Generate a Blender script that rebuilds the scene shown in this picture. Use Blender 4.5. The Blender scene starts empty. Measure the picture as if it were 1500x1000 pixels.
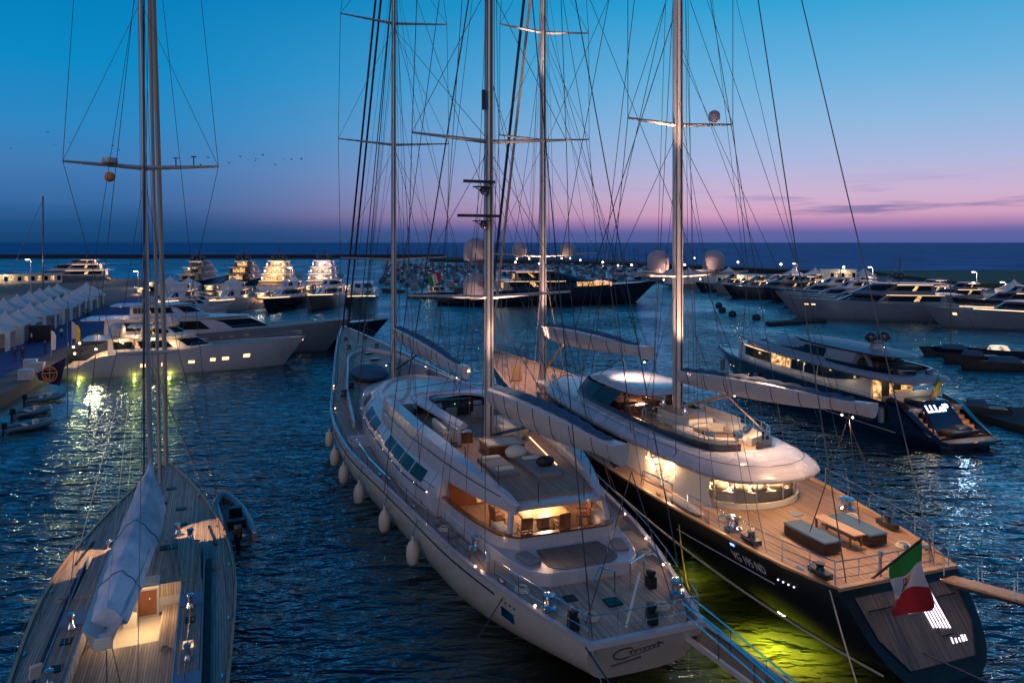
import bpy, bmesh, math, random
from mathutils import Vector, Matrix
R = math.radians
random.seed(7)
S = bpy.context.scene
COL = S.collection
H, F = 16.0, 1080.0          # camera height in metres, focal length in photo pixels

def at(px, py, z=0.0):       # ground point seen at a photo pixel, for siting things
    Y = F*(H-z)/(py-355.0)
    return Vector(((px-750)*Y/F, Y, z))

# ------------------------------------------------------------------ materials
def newmat(name):
    m = bpy.data.materials.new(name); m.use_nodes = True
    return m, m.node_tree.nodes, m.node_tree.links
def paint(name, c, rough=.35, metal=0, coat=0, var=.12, scale=3.0, bump=0.0):
    m, n, l = newmat(name); p = n['Principled BSDF']
    p.inputs['Roughness'].default_value = rough
    p.inputs['Metallic'].default_value = metal
    p.inputs['Coat Weight'].default_value = coat
    tc = n.new('ShaderNodeTexCoord'); nz = n.new('ShaderNodeTexNoise')
    nz.inputs['Scale'].default_value = scale; nz.inputs['Detail'].default_value = 5
    mp = n.new('ShaderNodeMapping'); mp.inputs['Scale'].default_value = (1, 1, .35)
    l.new(tc.outputs['Object'], mp.inputs[0]); l.new(mp.outputs[0], nz.inputs['Vector'])
    mx = n.new('ShaderNodeMix'); mx.data_type = 'RGBA'
    mx.inputs[6].default_value = (c[0]*(1-var), c[1]*(1-var), c[2]*(1-var), 1)
    mx.inputs[7].default_value = (min(1, c[0]*(1+var)), min(1, c[1]*(1+var)), min(1, c[2]*(1+var)), 1)
    l.new(nz.outputs[0], mx.inputs[0]); l.new(mx.outputs[2], p.inputs['Base Color'])
    mr = n.new('ShaderNodeMapRange'); mr.inputs[3].default_value = rough*.8; mr.inputs[4].default_value = min(1, rough*1.25)
    l.new(nz.outputs[0], mr.inputs[0]); l.new(mr.outputs[0], p.inputs['Roughness'])
    if bump:
        n2 = n.new('ShaderNodeTexNoise'); n2.inputs['Scale'].default_value = scale*4
        l.new(tc.outputs['Object'], n2.inputs['Vector'])
        b = n.new('ShaderNodeBump'); b.inputs['Strength'].default_value = bump; b.inputs['Distance'].default_value = .05
        l.new(n2.outputs[0], b.inputs['Height']); l.new(b.outputs[0], p.inputs['Normal'])
    return m
def glow(name, c, s, base=(.1, .1, .1)):
    m, n, l = newmat(name); p = n['Principled BSDF']
    p.inputs['Base Color'].default_value = (*base, 1)
    p.inputs['Emission Color'].default_value = (*c, 1)
    p.inputs['Emission Strength'].default_value = s
    return m
def litroom(name, c, s, scale=2.5):     # windows and saloons lit from inside, uneven
    m, n, l = newmat(name); p = n['Principled BSDF']
    p.inputs['Base Color'].default_value = (.05, .04, .03, 1); p.inputs['Roughness'].default_value = .1
    tc = n.new('ShaderNodeTexCoord'); nz = n.new('ShaderNodeTexNoise'); nz.inputs['Scale'].default_value = scale
    nz.inputs['Detail'].default_value = 3
    l.new(tc.outputs['Object'], nz.inputs['Vector'])
    cr = n.new('ShaderNodeValToRGB'); e = cr.color_ramp.elements
    e[0].position = .36; e[0].color = (c[0]*.10, c[1]*.06, c[2]*.05, 1)
    e[1].position = .66; e[1].color = (*c, 1)
    l.new(nz.outputs[0], cr.inputs[0]); l.new(cr.outputs[0], p.inputs['Emission Color'])
    p.inputs['Emission Strength'].default_value = s
    return m
def teak(name, c1, c2, pitch=.10, axis=0, caulk=.7, rough=.6):
    m, n, l = newmat(name); p = n['Principled BSDF']
    tc = n.new('ShaderNodeTexCoord'); sp = n.new('ShaderNodeSeparateXYZ'); l.new(tc.outputs['Object'], sp.inputs[0])
    mul = n.new('ShaderNodeMath'); mul.operation = 'MULTIPLY'; mul.inputs[1].default_value = 1/pitch
    l.new(sp.outputs[axis], mul.inputs[0])
    fr = n.new('ShaderNodeMath'); fr.operation = 'FRACT'; l.new(mul.outputs[0], fr.inputs[0])
    gt = n.new('ShaderNodeMath'); gt.operation = 'GREATER_THAN'; gt.inputs[1].default_value = .86; l.new(fr.outputs[0], gt.inputs[0])
    fl = n.new('ShaderNodeMath'); fl.operation = 'FLOOR'; l.new(mul.outputs[0], fl.inputs[0])
    mp = n.new('ShaderNodeMapping'); mp.inputs['Scale'].default_value = (6, .6, 1) if axis == 0 else (.6, 6, 1)
    l.new(tc.outputs['Object'], mp.inputs[0])
    nz = n.new('ShaderNodeTexNoise'); nz.inputs['Scale'].default_value = 1.6; nz.inputs['Detail'].default_value = 6
    l.new(mp.outputs[0], nz.inputs['Vector'])
    wn = n.new('ShaderNodeTexWhiteNoise'); wn.noise_dimensions = '1D'; l.new(fl.outputs[0], wn.inputs['W'])
    av = n.new('ShaderNodeMath'); av.operation = 'ADD'; l.new(nz.outputs[0], av.inputs[0])
    m2 = n.new('ShaderNodeMath'); m2.operation = 'MULTIPLY'; m2.inputs[1].default_value = .45; l.new(wn.outputs[0], m2.inputs[0])
    l.new(m2.outputs[0], av.inputs[1])
    mr = n.new('ShaderNodeMapRange'); mr.inputs[1].default_value = .35; mr.inputs[2].default_value = 1.05; l.new(av.outputs[0], mr.inputs[0])
    mx = n.new('ShaderNodeMix'); mx.data_type = 'RGBA'; mx.inputs[6].default_value = (*c1, 1); mx.inputs[7].default_value = (*c2, 1)
    l.new(mr.outputs[0], mx.inputs[0])
    m3 = n.new('ShaderNodeMix'); m3.data_type = 'RGBA'; m3.inputs[7].default_value = (c1[0]*caulk*.5, c1[1]*caulk*.5, c1[2]*caulk*.5, 1)
    l.new(gt.outputs[0], m3.inputs[0]); l.new(mx.outputs[2], m3.inputs[6]); l.new(m3.outputs[2], p.inputs['Base Color'])
    p.inputs['Roughness'].default_value = rough
    return m
M = {}
M['white'] = paint('white_gelcoat', (.43, .42, .46), .26, coat=.35, var=.14, scale=.9)
M['hullgrey'] = paint('warm_grey_hull', (.50, .46, .40), .25, coat=.4, var=.07, scale=1.2)
M['cream'] = paint('cream_gelcoat', (.72, .66, .55), .3, coat=.3, var=.05)
M['navy'] = paint('navy_hull', (.006, .011, .028), .15, coat=.4, var=.2)
M['black'] = paint('black_hull', (.006, .008, .011), .32, var=.25)
M['blackp'] = paint('black_plastic', (.012, .013, .016), .4)
M['greyhull'] = paint('grey_paint', (.13, .15, .18), .3, coat=.4)
M['glass'] = paint('tinted_glass', (.006, .008, .012), .12, var=.2)
M['glass'].node_tree.nodes['Principled BSDF'].inputs['Specular IOR Level'].default_value = .22
M['domew'] = paint('grey_radome', (.34, .30, .34), .5, var=.06)
M['steel'] = paint('polished_steel', (.75, .75, .76), .15, metal=1)
M['wire'] = paint('rigging_wire', (.06, .06, .07), .35, metal=.5)
M['wirel'] = paint('light_rope', (.45, .38, .32), .7)
M['mast'] = paint('silver_mast', (.50, .47, .45), .3, metal=.35, var=.06)
M['mastdark'] = paint('carbon_mast', (.05, .05, .06), .25, metal=.4)
M['boom'] = paint('pearl_boom', (.50, .47, .46), .25, coat=.4, var=.05)
M['wood'] = paint('varnished_wood', (.16, .055, .022), .2, coat=.6, var=.35, scale=5)
M['oak'] = paint('pale_wood', (.42, .26, .13), .35, var=.2, scale=5)
M['teak'] = teak('weathered_teak', (.22, .165, .125), (.52, .41, .33))
M['teakw'] = teak('warm_teak', (.22, .13, .08), (.42, .27, .18))
M['teakd'] = teak('dark_teak', (.085, .075, .07), (.17, .15, .14))
M['fabric'] = paint('grey_fabric', (.20, .20, .21), .9, var=.2, scale=6, bump=.4)
M['fabricb'] = paint('blue_grey_fabric', (.03, .085, .16), .85, var=.25, scale=5, bump=.4)
M['fabricw'] = paint('cream_fabric', (.62, .56, .47), .9, var=.1, scale=4, bump=.5)
M['bluegrey'] = paint('blue_grey_gelcoat', (.11, .145, .20), .25, coat=.4, var=.1)
M['steelblue'] = paint('steel_blue_paint', (.20, .235, .29), .45, coat=.05, var=.12, scale=1)
M['bluedeck'] = paint('blue_grey_nonskid', (.16, .24, .36), .7, var=.12, scale=9)
M['dark'] = paint('dark_interior', (.015, .014, .013), .5)
M['brown'] = paint('brown_leather', (.028, .014, .009), .5)
M['fender'] = paint('fender_vinyl', (.55, .50, .42), .5, var=.15)
M['rubber'] = paint('black_rubber', (.012, .012, .013), .6)
M['sail_old'] = paint('sailcloth_cover', (.42, .40, .46), .85, var=.22, scale=1.3, bump=.6)
M['sailb'] = paint('blue_sail_cover', (.20, .27, .34), .85, var=.3, scale=1.4, bump=.6)
def sailmat():
    m = paint('sailcloth_cover', (.5, .5, .5), .85, bump=.7, scale=2); n, l = m.node_tree.nodes, m.node_tree.links
    tc = n.new('ShaderNodeTexCoord'); nz = n.new('ShaderNodeTexNoise'); nz.inputs['Scale'].default_value = .38; nz.inputs['Detail'].default_value = 7; nz.inputs['Roughness'].default_value = .62
    l.new(tc.outputs['Object'], nz.inputs['Vector']); cr = n.new('ShaderNodeValToRGB'); e = cr.color_ramp.elements
    e[0].position = .38; e[0].color = (.30, .42, .50, 1); e[1].position = .58; e[1].color = (.80, .74, .80, 1)
    l.new(nz.outputs[0], cr.inputs[0]); l.new(cr.outputs[0], n['Principled BSDF'].inputs['Base Color']); return m
M['sail'] = sailmat()
M['tent'] = paint('white_tent_fabric', (.46, .50, .54), .8, var=.1, scale=1.5)
M['carpet'] = paint('blue_carpet', (.010, .05, .18), .95, var=.25, scale=1)
M['concrete'] = paint('concrete', (.12, .11, .10), .85, var=.3, scale=1.2, bump=.5)
M['rock'] = paint('dark_rock', (.012, .014, .018), .9, var=.5, scale=.2, bump=.8)
M['green'] = paint('flag_green', (.01, .20, .03), .8, var=.2)
M['flagw'] = paint('flag_white', (.55, .52, .55), .8, var=.1)
M['red'] = paint('flag_red', (.36, .012, .02), .8, var=.2)
M['flagnavy'] = paint('flag_navy', (.012, .016, .06), .8, var=.2)
M['orange'] = paint('flag_orange', (.75, .27, .08), .8)
M['yellow'] = paint('flag_yellow', (.6, .42, .04), .8)
M['skin'] = paint('skin', (.4, .24, .17), .6)
M['shirt'] = paint('white_shirt', (.6, .6, .62), .9)
M['cloth'] = paint('dark_clothes', (.02, .022, .03), .9)
M['leaf'] = paint('foliage', (.03, .06, .02), .8, var=.5, scale=6)
M['bird'] = paint('dark_plumage', (.01, .01, .014), .9)
M['warm'] = glow('warm_lamp', (1, .62, .30), 16)
M['warms'] = glow('soft_warm_lamp', (1, .55, .26), 3.0)
M['cool'] = glow('cool_lamp', (.85, .93, 1), 14)
M['lamp'] = glow('street_lamp_glow', (1, .86, .68), 14)
M['neon'] = glow('lit_letters', (.80, .78, 1), 6)
M['blue'] = glow('blue_led', (.15, .3, 1), 5)
M['greenled'] = glow('green_led', (.1, 1, .3), 3)
M['redled'] = glow('red_led', (1, .08, .05), 3)
M['uw'] = glow('underwater_lamp_glow', (1, 1, .35), 22)
M['room'] = litroom('lit_saloon', (1, .52, .20), 1.7)
M['roomb'] = litroom('bright_saloon', (1, .58, .26), 1.9, 1.6)
M['roomp'] = litroom('pale_lit_saloon', (1, .75, .55), 1.6, .9)
M['strip'] = glow('warm_strip_light', (1, .60, .30), 2.6)
M['stripp'] = glow('pale_strip_light', (.9, .75, .95), 2.2)
def clearglass():
    m, n, l = newmat('clear_glass'); p = n['Principled BSDF']; out = n['Material Output']
    tr = n.new('ShaderNodeBsdfTransparent'); tr.inputs[0].default_value = (.86, .87, .88, 1)
    gl = n.new('ShaderNodeBsdfGlossy'); gl.inputs['Roughness'].default_value = .03
    fr = n.new('ShaderNodeFresnel'); mx = n.new('ShaderNodeMixShader')
    l.new(fr.outputs[0], mx.inputs[0]); l.new(tr.outputs[0], mx.inputs[1]); l.new(gl.outputs[0], mx.inputs[2])
    l.new(mx.outputs[0], out.inputs[0]); return m
M['clear'] = clearglass()

# ------------------------------------------------------------------ mesh helper
class MB:
    def __init__(s): s.v = []; s.f = []; s.mi = []
    def add(s, vs, fs, mi=0):
        o = len(s.v); s.v += [tuple(v) for v in vs]
        for f in fs: s.f.append([i+o for i in f]); s.mi.append(mi)
        return s
    def box(s, c, d, rz=0, mi=0, taper=1.0, ry=0, rx=0):
        m = Matrix.Rotation(rz, 4, 'Z') @ Matrix.Rotation(ry, 4, 'Y') @ Matrix.Rotation(rx, 4, 'X')
        vs = []
        for z in (-.5, .5):
            t = taper if z > 0 else 1
            for x, y in ((-.5, -.5), (.5, -.5), (.5, .5), (-.5, .5)):
                vs.append(m @ Vector((x*d[0]*t, y*d[1]*t, z*d[2])) + Vector(c))
        return s.add(vs, [(3, 2, 1, 0), (4, 5, 6, 7), (0, 1, 5, 4), (1, 2, 6, 5), (2, 3, 7, 6), (3, 0, 4, 7)], mi)
    def prism(s, pts, z0, z1, mi=0):
        n = len(pts); vs = []
        for k, zz in ((0, z0), (1, z1)):
            for i, p in enumerate(pts):
                z = zz(p) if callable(zz) else zz
                vs.append((p[0], p[1], z))
        fs = [list(range(n))[::-1], list(range(n, 2*n))] + [(i, (i+1) % n, n+(i+1) % n, n+i) for i in range(n)]
        return s.add(vs, fs, mi)
    def loft(s, rings, caps=True, mi=0, closed=True):
        n = len(rings[0]); vs = [p for r in rings for p in r]; fs = []
        for k in range(len(rings)-1):
            for i in range(n if closed else n-1):
                j = (i+1) % n; fs.append((k*n+i, k*n+j, (k+1)*n+j, (k+1)*n+i))
        if caps and closed: fs.append(list(range(n))[::-1]); fs.append([(len(rings)-1)*n+i for i in range(n)])
        return s.add(vs, fs, mi)
    def tube(s, pts, r, n=6, mi=0, sx=1.0):
        pts = [Vector(p) for p in pts]; rings = []
        rr = r if isinstance(r, (list, tuple)) else [r]*len(pts)
        for i, p in enumerate(pts):
            d = (pts[min(i+1, len(pts)-1)]-pts[max(i-1, 0)]).normalized()
            up = Vector((0, 0, 1)) if abs(d.z) < .95 else Vector((0, 1, 0))
            a = d.cross(up).normalized(); b = d.cross(a).normalized()
            rings.append([p+(a*math.cos(t)*sx+b*math.sin(t))*rr[i] for t in [2*math.pi*k/n for k in range(n)]])
        return s.loft(rings, mi=mi)
    def ball(s, c, r, n=10, m=7, mi=0, z0=-1):
        if not isinstance(r, (tuple, list)): r = (r, r, r)
        rings = []
        for k in range(m+1):
            ph = math.pi*k/m
            rings.append([(c[0]+r[0]*max(math.sin(ph), .01)*math.cos(2*math.pi*i/n), c[1]+r[1]*max(math.sin(ph), .01)*math.sin(2*math.pi*i/n), c[2]-r[2]*math.cos(ph)) for i in range(n)])
        return s.loft(rings, mi=mi)
    def lathe(s, c, prof, n=14, mi=0):
        return s.loft([[(c[0]+r*math.cos(2*math.pi*i/n), c[1]+r*math.sin(2*math.pi*i/n), c[2]+z) for i in range(n)] for r, z in prof], mi=mi)
    def build(s, name, mat, parent=None, smooth=35, bevel=0):
        me = bpy.data.meshes.new(name); me.from_pydata(s.v, [], s.f)
        mats = mat if isinstance(mat, (list, tuple)) else [mat]
        for m in mats: me.materials.append(M[m] if isinstance(m, str) else m)
        if len(mats) > 1:
            me.polygons.foreach_set('material_index', s.mi)
        bm = bmesh.new(); bm.from_mesh(me); bmesh.ops.recalc_face_normals(bm, faces=bm.faces); bm.to_mesh(me); bm.free()
        if smooth:
            me.polygons.foreach_set('use_smooth', [True]*len(me.polygons)); me.set_sharp_from_angle(angle=R(smooth))
        o = bpy.data.objects.new(name, me); COL.objects.link(o)
        if parent: o.parent = parent
        if bevel:
            b = o.modifiers.new('bevel', 'BEVEL'); b.width = bevel; b.segments = 2; b.limit_method = 'ANGLE'
        return o
def tag(o, label=None, cat=None, group=None, kind=None):
    if label: o['label'] = label
    if cat: o['category'] = cat
    if group: o['group'] = group
    if kind: o['kind'] = kind
    return o
def thing(name, label, cat, loc=(0, 0, 0), rz=0, group=None):
    o = bpy.data.objects.new(name, None); COL.objects.link(o); o.empty_display_size = .3
    o.location = loc; o.rotation_euler = (0, 0, rz)
    return tag(o, label, cat, group)
def copy_tree(o, parent=None):
    c = o.copy(); COL.objects.link(c)
    if parent is not None: c.parent = parent
    for ch in [x for x in list(S.objects) if x.parent == o and x != c]: copy_tree(ch, c)
    return c
def light(kind, loc, energy, color=(1, .6, .32), parent=None, r=.12, spot=None, target=None, blend=.6, name='lamp_light'):
    d = bpy.data.lights.new(name, kind); d.energy = energy; d.color = color
    if kind in ('POINT', 'SPOT'): d.shadow_soft_size = r
    if spot: d.spot_size = R(spot); d.spot_blend = blend
    o = bpy.data.objects.new(name, d); COL.objects.link(o); o.location = loc
    if target is not None:
        o.rotation_euler = (Vector(target)-Vector(loc)).to_track_quat('-Z', 'Y').to_euler()
    if parent: o.parent = parent
    return o
def text_verts(s, size, extr=.012, shear=0, space=1.0):
    c = bpy.data.curves.new('lettering', 'FONT'); c.body = s; c.size = size; c.extrude = extr; c.shear = shear; c.space_character = space
    o = bpy.data.objects.new('lettering', c); COL.objects.link(o)
    dg = bpy.context.evaluated_depsgraph_get(); me = bpy.data.meshes.new_from_object(o.evaluated_get(dg))
    vs = [v.co.copy() for v in me.vertices]; fs = [tuple(p.vertices) for p in me.polygons]
    bpy.data.objects.remove(o); bpy.data.meshes.remove(me)
    return vs, fs
def text_obj(name, s, size, mat, parent, fn, **k):
    vs, fs = text_verts(s, size, **k); mb = MB(); mb.add([fn(v) for v in vs], fs)
    return mb.build(name, mat, parent, smooth=0)
def interp(tab, x):
    if x <= tab[0][0]: return tab[0][1]
    for i in range(len(tab)-1):
        a, b = tab[i], tab[i+1]
        if x <= b[0]:
            t = (x-a[0])/(b[0]-a[0])
            ma = (b[1]-tab[i-1][1])/(b[0]-tab[i-1][0]) if i > 0 else (b[1]-a[1])/(b[0]-a[0])
            mb_ = (tab[i+2][1]-a[1])/(tab[i+2][0]-a[0]) if i+2 < len(tab) else (b[1]-a[1])/(b[0]-a[0])
            h = b[0]-a[0]
            return (2*t**3-3*t*t+1)*a[1]+(t**3-2*t*t+t)*h*ma+(-2*t**3+3*t*t)*b[1]+(t**3-t*t)*h*mb_
    return tab[-1][1]

# ------------------------------------------------------------------ hulls
class Hull:
    """x = starboard, y = forward from the stern, z = up"""
    def __init__(s, hw, zd, stern=0.0, bowrake=3.0, zk0=-.8, a=.35, b=1.0, zk=-1.0, ast=None):
        s.hw, s.zd, s.stern, s.rake, s.zk0, s.a, s.b, s.zk = hw, zd, stern, bowrake, zk0, a, b, zk
        s.L = hw[-1][0]; s.ast = ast if ast is not None else a
    def w(s, u): return max(0.02, interp(s.hw, u))
    def deckz(s, u): return interp(s.zd, u)
    def pt(s, t, th, side):
        u0 = t*s.L; w = s.w(u0); zd = s.deckz(u0)
        zk = s.zk0+(s.zk-s.zk0)*min(1, t/.10)
        a = s.ast+(s.a-s.ast)*min(1, t/.14)+(.55*max(0, (t-.55)/.45)**1.5)
        sn = math.sin(th)**s.b; z = zd-(zd-zk)*sn
        f = (zd-z)/max(.1, zd)          # 0 at deck, 1 at waterline
        us = -s.stern*f*(1-t); ub = -s.rake*f*t**6
        return Vector((side*w*max(0, math.cos(th))**a, u0+us+ub, z))
    def build(s, name, mat, parent, n=46):
        K = 12; ths = [math.pi/2*(k/K) for k in range(K+1)]; mb = MB()
        ts = [1-(1-i/n)**1.25 for i in range(n+1)]
        rings = []
        for t in ts:
            rings.append([s.pt(t, th, -1) for th in ths]+[s.pt(t, th, 1) for th in ths[::-1][1:]])
        mb.loft(rings, caps=False, closed=False)
        r0 = rings[0]; m = len(r0); k = m//2
        for i in range(k): 
            if i < k-1: mb.add([r0[i], r0[i+1], r0[m-2-i], r0[m-1-i]], [(0, 1, 2, 3)])
            else: mb.add([r0[i], r0[i+1], r0[m-1-i]], [(0, 1, 2)])
        return mb.build(name, mat, parent)
    def side(s, u, z, side=-1):          # half breadth of the topsides at a height
        lo, hi = 0, math.pi/2; t = u/s.L
        for _ in range(24):
            m = (lo+hi)/2
            if s.pt(t, m, side).z > z: lo = m
            else: hi = m
        return s.pt(t, lo, side)
    def edge(s, u, inset=0.0, side=-1, dz=0.0):
        return Vector((side*max(.01, s.w(u)-inset), u, s.deckz(u)+dz))
    def deck(s, mat, parent, drop=.12, inset=.16, hole=None, name='deck', u0=0.05, wall=True, wallmat=None):
        mb = MB(); n = 60; L = s.L-.4
        us = [u0+(L-u0)*i/n for i in range(n+1)]
        if hole: us = sorted(us+[hole[1]])
        for a, b in zip(us[:-1], us[1:]):
            wa, wb = max(.02, s.w(a)-inset), max(.02, s.w(b)-inset); za, zb = s.deckz(a)-drop, s.deckz(b)-drop
            if hole and a >= hole[0] and b <= hole[1]+1e-4:
                h = hole[2]
                for sg in (-1, 1): mb.add([(sg*wa, a, za), (sg*h, a, za), (sg*h, b, zb), (sg*wb, b, zb)], [(0, 1, 2, 3)])
            else: mb.add([(-wa, a, za), (wa, a, za), (wb, b, zb), (-wb, b, zb)], [(0, 1, 2, 3)])
        o = mb.build(name, mat, parent, smooth=0)
        return o
    def cap(s, mat, parent, width=.2, h=.07, name='cap_rail', out=.03, aft=True):
        mb = MB(); n = 60
        for sg in (-1, 1):
            rings = []
            for i in range(n+1):
                u = s.L*(1-(1-i/n)**1.3); w = s.w(u); z = s.deckz(u)
                ri = max(.0, w-width)
                rings.append([(sg*(w+out), u, z-.01), (sg*(w+out), u, z+h), (sg*ri, u, z+h), (sg*ri, u, z-.35)])
            mb.loft(rings)
        if aft:
            w = s.w(0)+out; z = s.deckz(0)
            mb.box((0, .06, z-.02), (2*w, .24, h*2+.04))
        return mb.build(name, mat, parent)

# ------------------------------------------------------------------ rig parts
def wire(parent, name, pts, r=.02, mat='wire', sag=0, label=None, n=5):
    if len(pts) == 2 and sag:
        a, b = Vector(pts[0]), Vector(pts[1])
        pts = [a.lerp(b, t)-Vector((0, 0, sag*4*t*(1-t))) for t in [i/12 for i in range(13)]]
    o = MB().tube(pts, r, n).build(name, mat, parent)
    if label: o['label'] = label
    return o
def make_mast(parent, u, z0, z1, rad, spreaders, chain, hullw, rakeaft=0.0, mat='mast', v=0.0, wr=.022, diag=True, mast_extra=None, sweep=.35, lean=0.0):
    """spreaders: list of (z, half span); chain: chainplate (half breadth, z)"""
    ms = MB()
    X = lambda z: (v-lean*(z-z0)/(z1-z0), u-rakeaft*(z-z0)/(z1-z0), z)
    ms.tube([X(z0+(z1-z0)*k/6) for k in range(7)], [rad*(1-.25*(k/6)**2) for k in range(7)], 14, sx=.72)
    if mast_extra: mast_extra(ms)
    mo = ms.build('mast', mat, parent)
    track = MB().box(((X((z0+z1)/2)[0]), X((z0+z1)/2)[1]-rad*1.0, (z0+z1)/2), (.07, .07, (z1-z0)*.98)).build('sail_track', 'mastdark', mo)
    tips = []
    for (z, h) in spreaders:
        for sg in (-1, 1):
            a = Vector(X(z)); b = Vector((a.x+sg*h, a.y-sweep*h*.35, z+.0+h*.05))
            MB().tube([a, a.lerp(b, .5), b], [.13, .10, .06], 6, sx=1.3).build('spreader', mat, mo)
        tips.append([Vector((X(z)[0]+sg*h, X(z)[1]-sweep*h*.35, z+h*.05)) for sg in (-1, 1)])
    for i, sg in enumerate((-1, 1)):
        prev = Vector((sg*chain[0], u-.8, chain[1]))
        for k, t in enumerate(tips):
            wire(parent, 'shroud', [prev, t[i]], wr)
            if diag:
                src = Vector((sg*(chain[0]-.15), u-.5, chain[1])) if k == 0 else tips[k-1][i]
                wire(parent, 'shroud', [src, Vector(X(spreaders[k][0]-.4))], wr*.85)
            prev = t[i]
        wire(parent, 'shroud', [prev, X(z1-.5)], wr)
        if diag: wire(parent, 'shroud', [tips[-1][i], X(z1-(z1-spreaders[-1][0])*.4)], wr*.8)
    return mo, X, tips
def halyards(parent, X, z0, z1, offs, r=.016):
    for (dx0, dy0, dx1, dy1) in offs:
        a = Vector(X(z0)); b = Vector(X(z1))
        wire(parent, 'halyard', [a+Vector((dx0, dy0, 0)), b+Vector((dx1, dy1, 0))], r)
def dome(parent, c, r, mat='domew', h=1.25):
    mb = MB(); prof = [(r*.45, -.25*r), (r*.5, 0), (r*.93, .06*r), (r, .3*r), (r, .3*r+h*r*.55)]
    z = .3*r+h*r*.55
    for k in range(1, 7):
        p = math.pi/2*k/6; prof.append((max(.01, r*math.cos(p)), z+r*.85*math.sin(p)))
    mb.lathe(c, prof, 18)
    return mb.build('radome', mat, parent)
def make_boom(parent, a, b, w, h, name='boom', mat='boom', cover='fabricb', knob=True):
    """canoe shaped furling boom: V section, wide open top"""
    a, b = Vector(a), Vector(b); d = (b-a); dn = d.normalized(); side = dn.cross(Vector((0, 0, 1))).normalized()
    rings = []
    for k in range(13):
        t = k/12; s = .55+.45*math.sin(math.pi*min(1, t*1.15+.06))**.6
        if k == 12: s = .62
        p = a+d*t; hw = w/2*s; hh = h*s
        sec = [(-1, .42), (-.93, .1), (-.72, -.25), (-.35, -.52), (.35, -.52), (.72, -.25), (.93, .1), (1, .42), (.8, .5), (-.8, .5)]
        rings.append([p+side*hw*x+Vector((0, 0, hh*y)) for x, y in sec])
    o = MB().loft(rings).build(name, mat, parent, smooth=50)
    mb = MB(); n = 30; rr = []
    for k in range(n+1):
        t = .02+.9*k/n; s = .55+.45*math.sin(math.pi*min(1, t*1.15+.06))**.6; p = a+d*t; hw = w*.36*s
        bmp = .06*math.sin(k*2.1)+.04*random.random()
        rr.append([p+side*hw*x+Vector((0, 0, h*s*.5+.02+(y+bmp)*.9)) for x, y in ((-1, 0), (-.6, .10), (0, .15), (.6, .1), (1, 0))])
    for r_ in rr: pass
    mb.loft([r_+[r_[0]-Vector((0, 0, .05))] for r_ in rr])
    mb.build('furled_sail', cover, o)
    for t in (.08, .2, .33, .46, .59, .72, .85, .95):
        s_ = (.55+.45*math.sin(math.pi*min(1, t*1.15+.06))**.6); p = a+d*t; hw = w/2*s_*1.02; hh = h*s_*1.02
        sec = [(-1, .42), (-.93, .1), (-.72, -.25), (-.35, -.52), (.35, -.52), (.72, -.25), (.93, .1), (1, .42)]
        MB().tube([p+side*hw*x+Vector((0, 0, hh*y)) for x, y in sec], .022, 4).build('boom_band', 'mastdark', o)
    MB().box(b-dn*.5+Vector((0, 0, -h*.32)), (.18, .5, .2), rz=math.atan2(-dn.x, dn.y)).build('sheet_block', 'blackp', o)
    return o
def rail(parent, pts, h=.95, bars=2, post_every=1.0, r=.022, mat='steel', name='guard_rail'):
    mb = MB(); P = [Vector(p) for p in pts]
    for k in range(bars):
        z = h*(1-k/bars)
        mb.tube([p+Vector((0, 0, z)) for p in P], r if k == 0 else r*.6, 5)
    for p in P: mb.tube([p, p+Vector((0, 0, h))], r, 5)
    return mb.build(name, mat, parent)
def winch(parent, c, r=.28, mat='steel'):
    return MB().lathe(c, [(r*1.1, 0), (r*1.1, .12), (r*.75, .2), (r*.65, .42), (r*.95, .5), (r*.95, .58), (r*.5, .62), (.02, .63)], 14).build('winch', mat, parent)
def bulb(parent, c, r=.05, mat='warm', name='deck_lamp'):
    return MB().ball(c, r*.7, 8, 5).build(name, mat, parent)
def fr(parent):  # heading helper: stern position + vanishing point
    pass
def stern_at(x, y, vp): return (x, y, 0), math.atan2(-vp, F)
def outline(u0, u1, hw, nose=3.0, n=10, tail=.3, k=2.2):
    """deckhouse plan: square-ish aft, rounded nose"""
    pts = [(-hw+tail, u0), (hw-tail, u0), (hw, u0+tail)]
    for i in range(n+1):
        t = math.pi/2*i/n
        pts.append((hw*abs(math.cos(t))**(2/k), u1-nose+nose*abs(math.sin(t))**(2/k)))
    for i in range(n-1, -1, -1):
        t = math.pi/2*i/n
        pts.append((-hw*abs(math.cos(t))**(2/k), u1-nose+nose*abs(math.sin(t))**(2/k)))
    pts.append((-hw, u0+tail))
    return pts

# ------------------------------------------------------------------ camera, sky, sea
cam = bpy.data.cameras.new('camera'); co = bpy.data.objects.new('camera', cam); COL.objects.link(co)
co.location = (0, 0, H); co.rotation_euler = (R(90), 0, 0)
cam.sensor_width = 36; cam.lens = 36*F/1500; cam.shift_y = -145/1500; cam.clip_end = 60000; cam.clip_start = .3
S.camera = co
S.view_settings.view_transform = 'Standard'; S.view_settings.look = 'None'; S.view_settings.exposure = 0
S.cycles.use_denoising = True
S.cycles.max_bounces = 7; S.cycles.transparent_max_bounces = 12; S.cycles.sample_clamp_indirect = 4; S.cycles.caustics_reflective = False; S.cycles.caustics_refractive = False
def lin(c): return tuple((x/255/12.92 if x/255 <= .04045 else ((x/255+.055)/1.055)**2.4) for x in c)+(1,)
W = bpy.data.worlds.new('World'); S.world = W; W.use_nodes = True
n, l = W.node_tree.nodes, W.node_tree.links
bg = n['Background']; tc = n.new('ShaderNodeTexCoord'); sp = n.new('ShaderNodeSeparateXYZ'); l.new(tc.outputs['Generated'], sp.inputs[0])
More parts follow.
